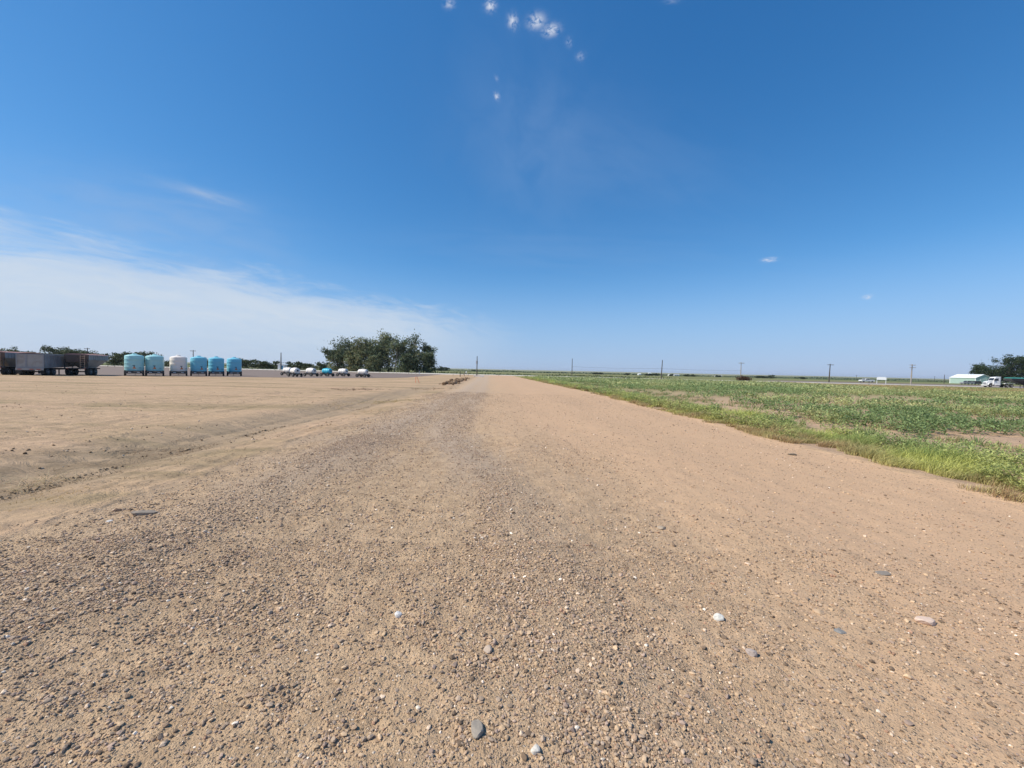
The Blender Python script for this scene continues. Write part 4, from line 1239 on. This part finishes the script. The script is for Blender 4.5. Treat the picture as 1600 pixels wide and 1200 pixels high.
r_ = np.random.default_rng(77)
allv, allf, allc = [], [], []; off = 0


def emit(x, y, rad, sub, **k):
    global off
    v, f, c = stones(x, y, rad, r_, sub, **k)
    allv.append(v); allf.append(f + off); allc.append(c); off += len(v)


def scatter(n, y0, y1, xl, xr, rmed, rsig, rmin, rmax, sub, dens=1.0, **k):
    # uniform over the area
    y = r_.uniform(y0, y1, n); x = r_.uniform(xl, xr, n)
    keep = (np.abs(x) < 1.55 * y + 1.5) & (r_.random(n) < np.clip(gravelmask(x, y) * dens, 0, 1))
    x, y = x[keep], y[keep]; rad = np.clip(np.exp(r_.normal(math.log(rmed), rsig, len(x))), rmin, rmax)
    emit(x, y, rad, sub, **k)


scatter(430000, .9, 3.8, -7, 7.2, .0046, .5, .003, .016, 1, .9, sink=.2)
scatter(26000, .9, 5.0, -7, 7.2, .0105, .3, .008, .020, 2, .8, sink=.25)
scatter(230000, 3.8, 10.0, -7, 7.2, .0068, .45, .0045, .020, 1, .70, sink=.3)
scatter(170000, 10.0, 30.0, -8, 7.2, .0105, .4, .007, .028, 1, .85, sink=.3)
scatter(3500, 2.0, 12.0, -7, 7.2, .0135, .3, .010, .024, 2, .7, sink=.3)
scatter(60, 1.4, 14.0, -6, 7.0, .022, .2, .018, .030, 3, 1.0, sink=.35)
V_ = np.concatenate(allv); F_ = np.concatenate(allf); C_ = np.concatenate(allc)
tag(mesh_np('loose_gravel', V_, F_, M['stone'], None, False, {'tint': C_}), 'loose grey and tan gravel lying over the road surface', 'gravel', kind='stuff')

# single rocks one can pick out
def rock(px, py, rad, tint, label, sx=1.0, sy=1.0, sz=.6, rz=0.0, seed=1, name='rock'):
    p = at(px, py, 0); rr_ = np.random.default_rng(seed); bv, bf = ico(3)
    d = np.sign(bv) * np.abs(bv) ** .72; nrm = rand_dirs(9, rr_)
    for k_ in range(9):
        cut = rr_.uniform(.60, .95); dp = d @ nrm[k_]; over_ = np.maximum(dp - cut, 0); d = d - nrm[k_][None] * over_[:, None] * .92
    d = d * (1 + .03 * rr_.normal(size=(len(d), 1))) * np.array([sx, sy, sz]) * rad
    ca, sa = math.cos(rz), math.sin(rz); d = np.stack([d[:, 0] * ca - d[:, 1] * sa, d[:, 0] * sa + d[:, 1] * ca, d[:, 2]], 1)
    o = mesh_np(name, d, bf, M['stone'], None, False, {'tint': np.repeat(np.array([tint]), len(d), 0)})
    o.location = (p.x, p.y, float(terrain(p.x, p.y)) + rad * sz * .3); tag(o, label, 'rock', 'single rocks on the road')


rock(622, 966, .026, (.80, .76, .70), 'small bright white rock left of the picture centre on the gravel', seed=1, sz=.8)
rock(1121, 966, .038, (.76, .72, .63), 'lumpy white rock with a dark side right of centre on the road', seed=2, sz=.7)
rock(1446, 974, .058, (.70, .53, .42), 'smooth pale pink rock, largest on the right side of the road', sx=1.1, sy=.7, sz=.45, seed=3)
rock(745, 1153, .042, (.36, .31, .25), 'flat grey oblong rock at the bottom centre of the gravel', sx=.75, sy=1.15, sz=.45, rz=.4, seed=4)
rock(762, 1024, .026, (.52, .41, .32), 'rounded brown rock near the bottom centre of the gravel', seed=5, sz=.8)
rock(1174, 1021, .030, (.42, .35, .31), 'brown grey round rock below the lumpy white one', seed=6, sz=.75)
rock(836, 1191, .022, (.72, .66, .56), 'pale round rock at the very bottom edge of the gravel', seed=7, sz=.8)
rock(1313, 988, .034, (.26, .25, .235), 'flat blue grey rock left of the pale pink one', seed=8, sz=.3)
rock(1379, 901, .05, (.27, .235, .20), 'flat dark grey rock above the pale pink one', sx=1.2, sy=.6, seed=9, sz=.3)
rock(1034, 824, .045, (.40, .32, .24), 'brown clod like rock in the middle of the right wheel track', seed=10, sz=.45)
rock(225, 804, .13, (.33, .275, .22), 'long flat grey slab lying at the left edge of the gravel', sx=1.1, sy=.34, sz=.26, rz=.35, seed=11, name='flat_slab')
rock(1238, 713, .075, (.16, .14, .11), 'dark clod at the road edge just before the weeds', seed=12, sz=.4)
rock(184, 797, .04, (.24, .15, .10), 'dark reddish clod left of the flat grey slab', seed=13, sz=.5)
rock(171, 814, .03, (.76, .70, .62), 'white stone just below the dark reddish clod', seed=14, sz=.4)


# dirt clods: the dark heap row by the road end, and crusty bits along the swale lip
def clods(name, label, x, y, rad, pal, sub=2, sink=.2):
    r2 = np.random.default_rng(hash(name) % 1000 if False else len(name)); pal = np.array(pal)
    v, f, c = stones(x, y, rad, r2, sub, sink, pal, np.full(len(pal), 1 / len(pal)), .7)
    tag(mesh_np(name, v, f, M['stone'], None, False, {'tint': c}), label, 'dirt clods', kind='stuff')


r3 = np.random.default_rng(3)
yy = np.concatenate([r3.uniform(43, 84, 170), r3.uniform(46, 66, 150)]); uu = -6.1 + r3.normal(0, .38, 320); xx = uu + (-.06 * (np.logaddexp(0, (yy - 25) / 8) * 8))
clods('clod_heap', 'row of dark broken dirt clods heaped beside the road', xx, yy, np.clip(np.exp(r3.normal(math.log(.17), .4, 320)), .05, .38) * np.where(yy > 66, .6, 1), [(.13, .09, .06), (.19, .135, .09), (.25, .18, .12)])
yy = np.exp(r3.uniform(math.log(3.5), math.log(26), 900)); w0 = .45 * fbm(0 * yy - 7 / 6, yy / 9.0, 2, 31)
xx = -6.93 - w0 + r3.normal(0, .05, 900) - .06 * (np.logaddexp(0, (yy - 25) / 8) * 8)
keep = (vnoise(yy * .9, yy * 0, 5) > .05) & (r3.random(900) < .35 + .65 * sst(yy, 5, 10))
clods('crust_edge', 'broken crust crumbs along the lip of the shallow swale', xx[keep], yy[keep], np.clip(np.exp(r3.normal(math.log(.014), .4, keep.sum())), .006, .035), [(.30, .23, .155), (.38, .29, .195), (.22, .165, .11)])
yy = np.exp(r3.uniform(math.log(5), math.log(48), 1500)); xx = -5.4 - r3.random(1500) ** 1.3 * yy * 1.1
keep = vnoise(xx * .35, yy * .5, 15) > .05
clods('lot_crumbs', 'scattered soil crumbs over the dirt lot', xx[keep], yy[keep], np.clip(np.exp(r3.normal(math.log(.011), .55, keep.sum())) * (1 + yy[keep] / 30), .005, .026), [(.28, .2, .13), (.36, .27, .18), (.2, .14, .09), (.55, .48, .4)])


# ------------------------------------------------------------------ blades and plants
def blades(px_, py_, n_per, h, wid, spread, lean, tint, r_, wind=(.35, -.05), pz=None, tvar=.25):
    """bent two-segment grass blades: arrays of tuft positions, heights, tint per tuft"""
    n = len(px_); N_ = n * n_per; ti = np.repeat(np.arange(n), n_per)
    a = r_.uniform(0, 2 * PI, N_); rd = np.sqrt(r_.random(N_)) * spread
    bx = px_[ti] + np.cos(a) * rd; by = py_[ti] + np.sin(a) * rd; bz = terrain(bx, by) - .01 if pz is None else pz[ti]
    hh = h[ti] * r_.uniform(.55, 1.1, N_)
    ln = r_.uniform(.3, 1.2, N_) * lean
    dx = np.cos(a) * ln + wind[0] * r_.uniform(.3, 1.2, N_); dy = np.sin(a) * ln + wind[1]
    sa = r_.uniform(0, 2 * PI, N_); sx = np.cos(sa) * wid * r_.uniform(.6, 1.3, N_); sy = np.sin(sa) * wid
    b0 = np.stack([bx - sx, by - sy, bz], 1); b1 = np.stack([bx + sx, by + sy, bz], 1)
    m0 = np.stack([bx + dx * hh * .35 - sx * .8, by + dy * hh * .35 - sy * .8, bz + hh * .58], 1); m1 = m0 + np.stack([sx * 1.6, sy * 1.6, sx * 0], 1)
    t0 = np.stack([bx + dx * hh * .95 - sx * .15, by + dy * hh * .95 - sy * .15, bz + hh * .95], 1); t1 = t0 + np.stack([sx * .3, sy * .3, sx * 0], 1)
    v = np.stack([b0, b1, m0, m1, t0, t1], 1).reshape(-1, 3)
    o = (np.arange(N_) * 6)[:, None]
    f = np.concatenate([o + np.array([[0, 1, 3, 2]]), o + np.array([[2, 3, 5, 4]])], 0)
    c = tint[ti] * r_.uniform(1 - tvar, 1 + tvar, (N_, 1)); return v, f, np.repeat(c, 6, 0)


def merge(parts):
    vs, fs, cs = [], [], []; o = 0
    for v, f, c in parts: vs.append(v); fs.append(f + o); cs.append(c); o += len(v)
    return np.concatenate(vs), np.concatenate(fs), np.concatenate(cs)


def xof(u, y): return u + np.maximum(-.06 * (np.logaddexp(0, (y - 25) / 8.0) * 8.0), -9)


r4 = np.random.default_rng(41)
parts = []
# weedy verge, thick near the camera; ragged towards the road
for (n, y0, y1, per, hh, wd, sp_) in ((8000, 1.5, 12, 12, .24, .0045, .09), (8000, 12, 30, 11, .26, .009, .12), (9000, 30, 110, 8, .28, .022, .18)):
    y = r4.uniform(y0, y1, n)
    u = 7.0 + r4.random(n) ** .9 * 2.6
    x = xof(u, y)
    lim = 7.1 + 1.35 * fbm(x / 1.1, y / 1.4, 3, 111) ; top = 9.0 + 1.6 * fbm(x / 2.2, y / 2.5, 3, 113)
    gap = fbm(x / 1.1, y / 1.3, 3, 117)
    k = (u > lim) & (u < top) & (gap > -.16)
    x, y, u = x[k], y[k], u[k]; dist = (u - 7.0) / 2.2
    # roadside fringe is short and straw coloured, inner weeds tall and green
    cn = fbm(x / .8, y / .8, 2, 119)
    g1 = np.array([.52, .53, .16]); g2 = np.array([.34, .42, .13]); st = np.array([.52, .42, .20]); rd = np.array([.38, .25, .13])
    w = np.clip(dist * 1.6 - .10 + cn * 1.3, 0, 1)[:, None]; w2 = (cn > .1)[:, None] * 1.0
    fringe = np.where(r4.random((len(x), 1)) < .55, st, rd)
    tint = fringe * (1 - w) + (g1 * w2 + g2 * (1 - w2)) * w
    h = hh * (.35 + .8 * np.clip(dist * 1.4, 0, 1)) * r4.uniform(.6, 1.4, len(x)) * (.95 + 1.3 * np.clip(fbm(x / 1.3, y / 1.3, 2, 121), -.4, .5))
    parts.append(blades(x, y, per, h, wd, sp_, .75, tint, r4, wind=(.55, -.1), tvar=.4))
v, f, c = merge(parts)
tag(mesh_np('verge_weeds', v, f, M['grassblade'], None, False, {'tint': c}), 'dense yellow green weeds along the road edge of the field', 'weeds', kind='stuff')


def leafplants(x, y, h, nleaf, lsize, spread, tint, r_):
    n = len(x); N_ = n * nleaf; ti = np.repeat(np.arange(n), nleaf)
    a = r_.uniform(0, 2 * PI, N_); rr_ = np.sqrt(r_.random(N_)) * spread[ti]; zz = r_.random(N_) ** .8
    cx_ = x[ti] + np.cos(a) * rr_ * (.45 + .6 * zz); cy_ = y[ti] + np.sin(a) * rr_ * (.45 + .6 * zz); cz_ = terrain(cx_, cy_) + h[ti] * (.08 + .9 * zz * (1 - .35 * (rr_ / spread[ti]) ** 2))
    # leaf: kite quad with upward-ish normal
    el = r_.uniform(-.3, 1.1, N_); dx = np.cos(a) * np.cos(el); dy = np.sin(a) * np.cos(el); dz_ = np.sin(el)
    s_ = lsize[ti] * r_.uniform(.6, 1.3, N_)
    tx, ty = -np.sin(a), np.cos(a); tw = r_.uniform(-.5, .5, N_)
    cen = np.stack([cx_, cy_, cz_], 1); d = np.stack([dx, dy, dz_], 1) * s_[:, None]; t2 = np.stack([tx, ty, tw], 1) * s_[:, None] * .42
    v = np.stack([cen - d, cen - t2, cen + d, cen + t2 + np.array([0, 0, .0])], 1).reshape(-1, 3)
    f = np.arange(4 * N_).reshape(N_, 4)
    c = tint[ti] * r_.uniform(.75, 1.3, (N_, 1)); return v, f, np.repeat(c, 4, 0)


parts = []
n = 5200; y = np.exp(r4.uniform(math.log(3.0), math.log(60), n)); u = 7.5 + r4.random(n) * 2.2 + (r4.random(n) < .25) * r4.random(n) * 3.0 * (y < 14); x = xof(u, y)
k = fbm(x / 1.6, y / 1.8, 3, 161) > -.05; x, y = x[k], y[k]; sc2 = 1 + y / 30
tint = np.where((fbm(x / 2, y / 2, 2, 163) > .0)[:, None], np.array([.47, .49, .17]), np.array([.34, .41, .15]))
tint = tint * r4.uniform(.7, 1.2, (len(x), 1)); br = r4.random(len(x)) < .12; tint[br] = np.array([.36, .26, .15])
parts.append(leafplants(x, y, .36 * r4.uniform(.6, 1.35, len(x)), 46, .024 * sc2, .17 * np.sqrt(sc2) * r4.uniform(.7, 1.4, len(x)), tint, r4))
v, f, c = merge(parts)
tag(mesh_np('bushy_weeds', v, f, M['grassblade'], None, False, {'tint': c}), 'bushy light green weeds standing among the verge grass', 'weeds', kind='stuff')
parts = []
for (n, y0, y1, xm, nl, ls, sp_) in ((10000, 3, 22, 45, 26, .055, .24), (17000, 22, 55, 95, 13, .09, .34), (17000, 55, 128, 100, 8, .19, .55)):
    y = r4.uniform(y0, y1, n); x = r4.uniform(6, xm, n)
    k = (x < 1.75 * y + 2); x, y = x[k], y[k]
    # planted in rows that run along the road, with gaps
    u = roadu(x, y); row = np.round(u / .76) * .76 + r4.normal(0, .09, len(u)); x = x + (row - u); u = row
    dn = fbm(x / 4.6, y / 3.4, 3, 131) + .62 * fbm(x / 1.3, y / 1.2, 3, 133)
    thr = .46 - .54 * sst(u, 10.6, 18.5) - .15 * sst(y, 40, 80) + .10 * sst(y, 10, 60) * 0
    right = 66 + 14 * fbm(y / 9, y * 0, 2, 137)
    k = (u > 9.0) & (dn > thr) & (x < right) & (y + .2 * x < 128) & (x < 1.75 * y + 2)
    x, y, u, dn = x[k], y[k], u[k], dn[k]
    g1 = np.array([.23, .305, .12]); g2 = np.array([.38, .42, .17]); g3 = np.array([.46, .45, .20])
    cn = fbm(x / 4, y / 4, 3, 141) + .12 * r4.normal(size=len(x)); far_ = sst(x, 30, 66) * .5
    tint = np.where((cn > .10 - far_)[:, None], g2, g1); tint = np.where((cn > .36 - far_)[:, None], g3, tint)
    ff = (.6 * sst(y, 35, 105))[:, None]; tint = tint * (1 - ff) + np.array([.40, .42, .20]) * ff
    h = (.26 + .34 * np.clip(dn - thr[...] if np.ndim(thr) == 0 else dn + .2, 0, .8)) * r4.uniform(.7, 1.3, len(x))
    parts.append(leafplants(x, y, h, nl, np.full(len(x), ls), np.full(len(x), sp_), tint, r4))
v, f, c = merge(parts)
tag(mesh_np('crop_plants', v, f, M['cropleaf'], None, False, {'tint': c}), 'patchy rows of leafy green crop across the field', 'crop', kind='stuff')

# sparse stems in the bare strip, and dry grass beyond the crop
parts = []
y = r4.uniform(4, 60, 5200); u = 8.6 + r4.random(5200) * 6; x = xof(u, y); k = fbm(x / 1.4, y / 1.4, 3, 151) > .12; x, y = x[k], y[k]
tint = np.where(r4.random((len(x), 1)) < .5, np.array([.17, .25, .09]), np.array([.40, .33, .17]))
parts.append(blades(x, y, 7, .2 * r4.uniform(.5, 1.4, len(x)), .012, .10, .5, tint, r4))
n = 26000; x = r4.uniform(8, 190, n); y = r4.uniform(30, 150, n); right = 64 + 14 * fbm(y / 9, y * 0, 2, 137)
k = ((x > right) | (y + .2 * x > 126)) & (y + .2 * x < 143) & (x < 1.5 * y + 5) & ~((x > 90) & (y + .2 * x > 130)); x, y = x[k], y[k]
cn = fbm(x / 12, y / 3, 3, 155)[:, None] + .1 * r4.normal(size=(len(x), 1)); tint = np.where(cn > .12, np.array([.26, .29, .10]), np.array([.44, .35, .17])); tint = np.where(cn < -.25, np.array([.45, .30, .16]), tint)
parts.append(blades(x, y, 5, .26 * r4.uniform(.6, 1.4, len(x)), .045, .5, .5, tint, r4))
v, f, c = merge(parts)
tag(mesh_np('dry_grass', v, f, M['grassblade'], None, False, {'tint': c}), 'sparse and dry grass between the crop and the highway', 'grass', kind='stuff')

# straw and twig litter in the swale
parts = []
for (px, py, n, tint, hh) in ((40, 735, 30, (.50, .40, .24), .22), (95, 738, 60, (.22, .16, .10), .10), (270, 690, 60, (.20, .14, .09), .09), (50, 770, 30, (.52, .37, .17), .08), (230, 712, 30, (.45, .36, .2), .06),
                              (523, 630, 60, (.52, .40, .24), .10), (600, 624, 120, (.50, .38, .2), .10), (585, 640, 60, (.5, .38, .22), .08), (510, 668, 50, (.5, .38, .22), .07), (560, 608, 90, (.25, .17, .11), .10), (675, 607, 60, (.35, .25, .15), .10),
                              (345, 712, 30, (.3, .22, .14), .07), (215, 745, 30, (.25, .18, .11), .06)):
    p = at(px, py, 0); s_ = p.y / 14
    x = p.x + r4.normal(0, .35 * (.6 + s_), n); y = p.y + r4.normal(0, .3 * (.6 + s_), n)
    parts.append(blades(x, y, 5, np.full(n, hh * .6 * (.7 + .3 * s_)), .003 * (1 + 1.6 * s_), .08, 3.6, np.repeat(np.array([tint]), n, 0), r4, wind=(.3, .1)))
v, f, c = merge(parts)
tag(mesh_np('straw_litter', v, f, M['grassblade'], None, False, {'tint': c}), 'dead straw and twigs caught in the shallow swale', 'straw', kind='stuff')

# ------------------------------------------------------------------ haze
mb = MB(); mb.box(-9500, 9500, -9500, 9500, -12, 62)
hz = mb.build('haze', rgbmat('haze_air', (1, 1, 1))); tag(hz, 'thin pale haze over the plain', 'haze', kind='stuff')
hm = hz.data.materials[0]; hm.node_tree.nodes.clear(); ht_ = NT(hm.node_tree)
pv = ht_.node('ShaderNodeVolumePrincipled'); pv.inputs['Color'].default_value = (.86, .92, 1, 1); pv.inputs['Density'].default_value = .00006; pv.inputs['Anisotropy'].default_value = .2
ho = ht_.node('ShaderNodeOutputMaterial'); ht_.l.new(pv.outputs[0], ho.inputs['Volume'])
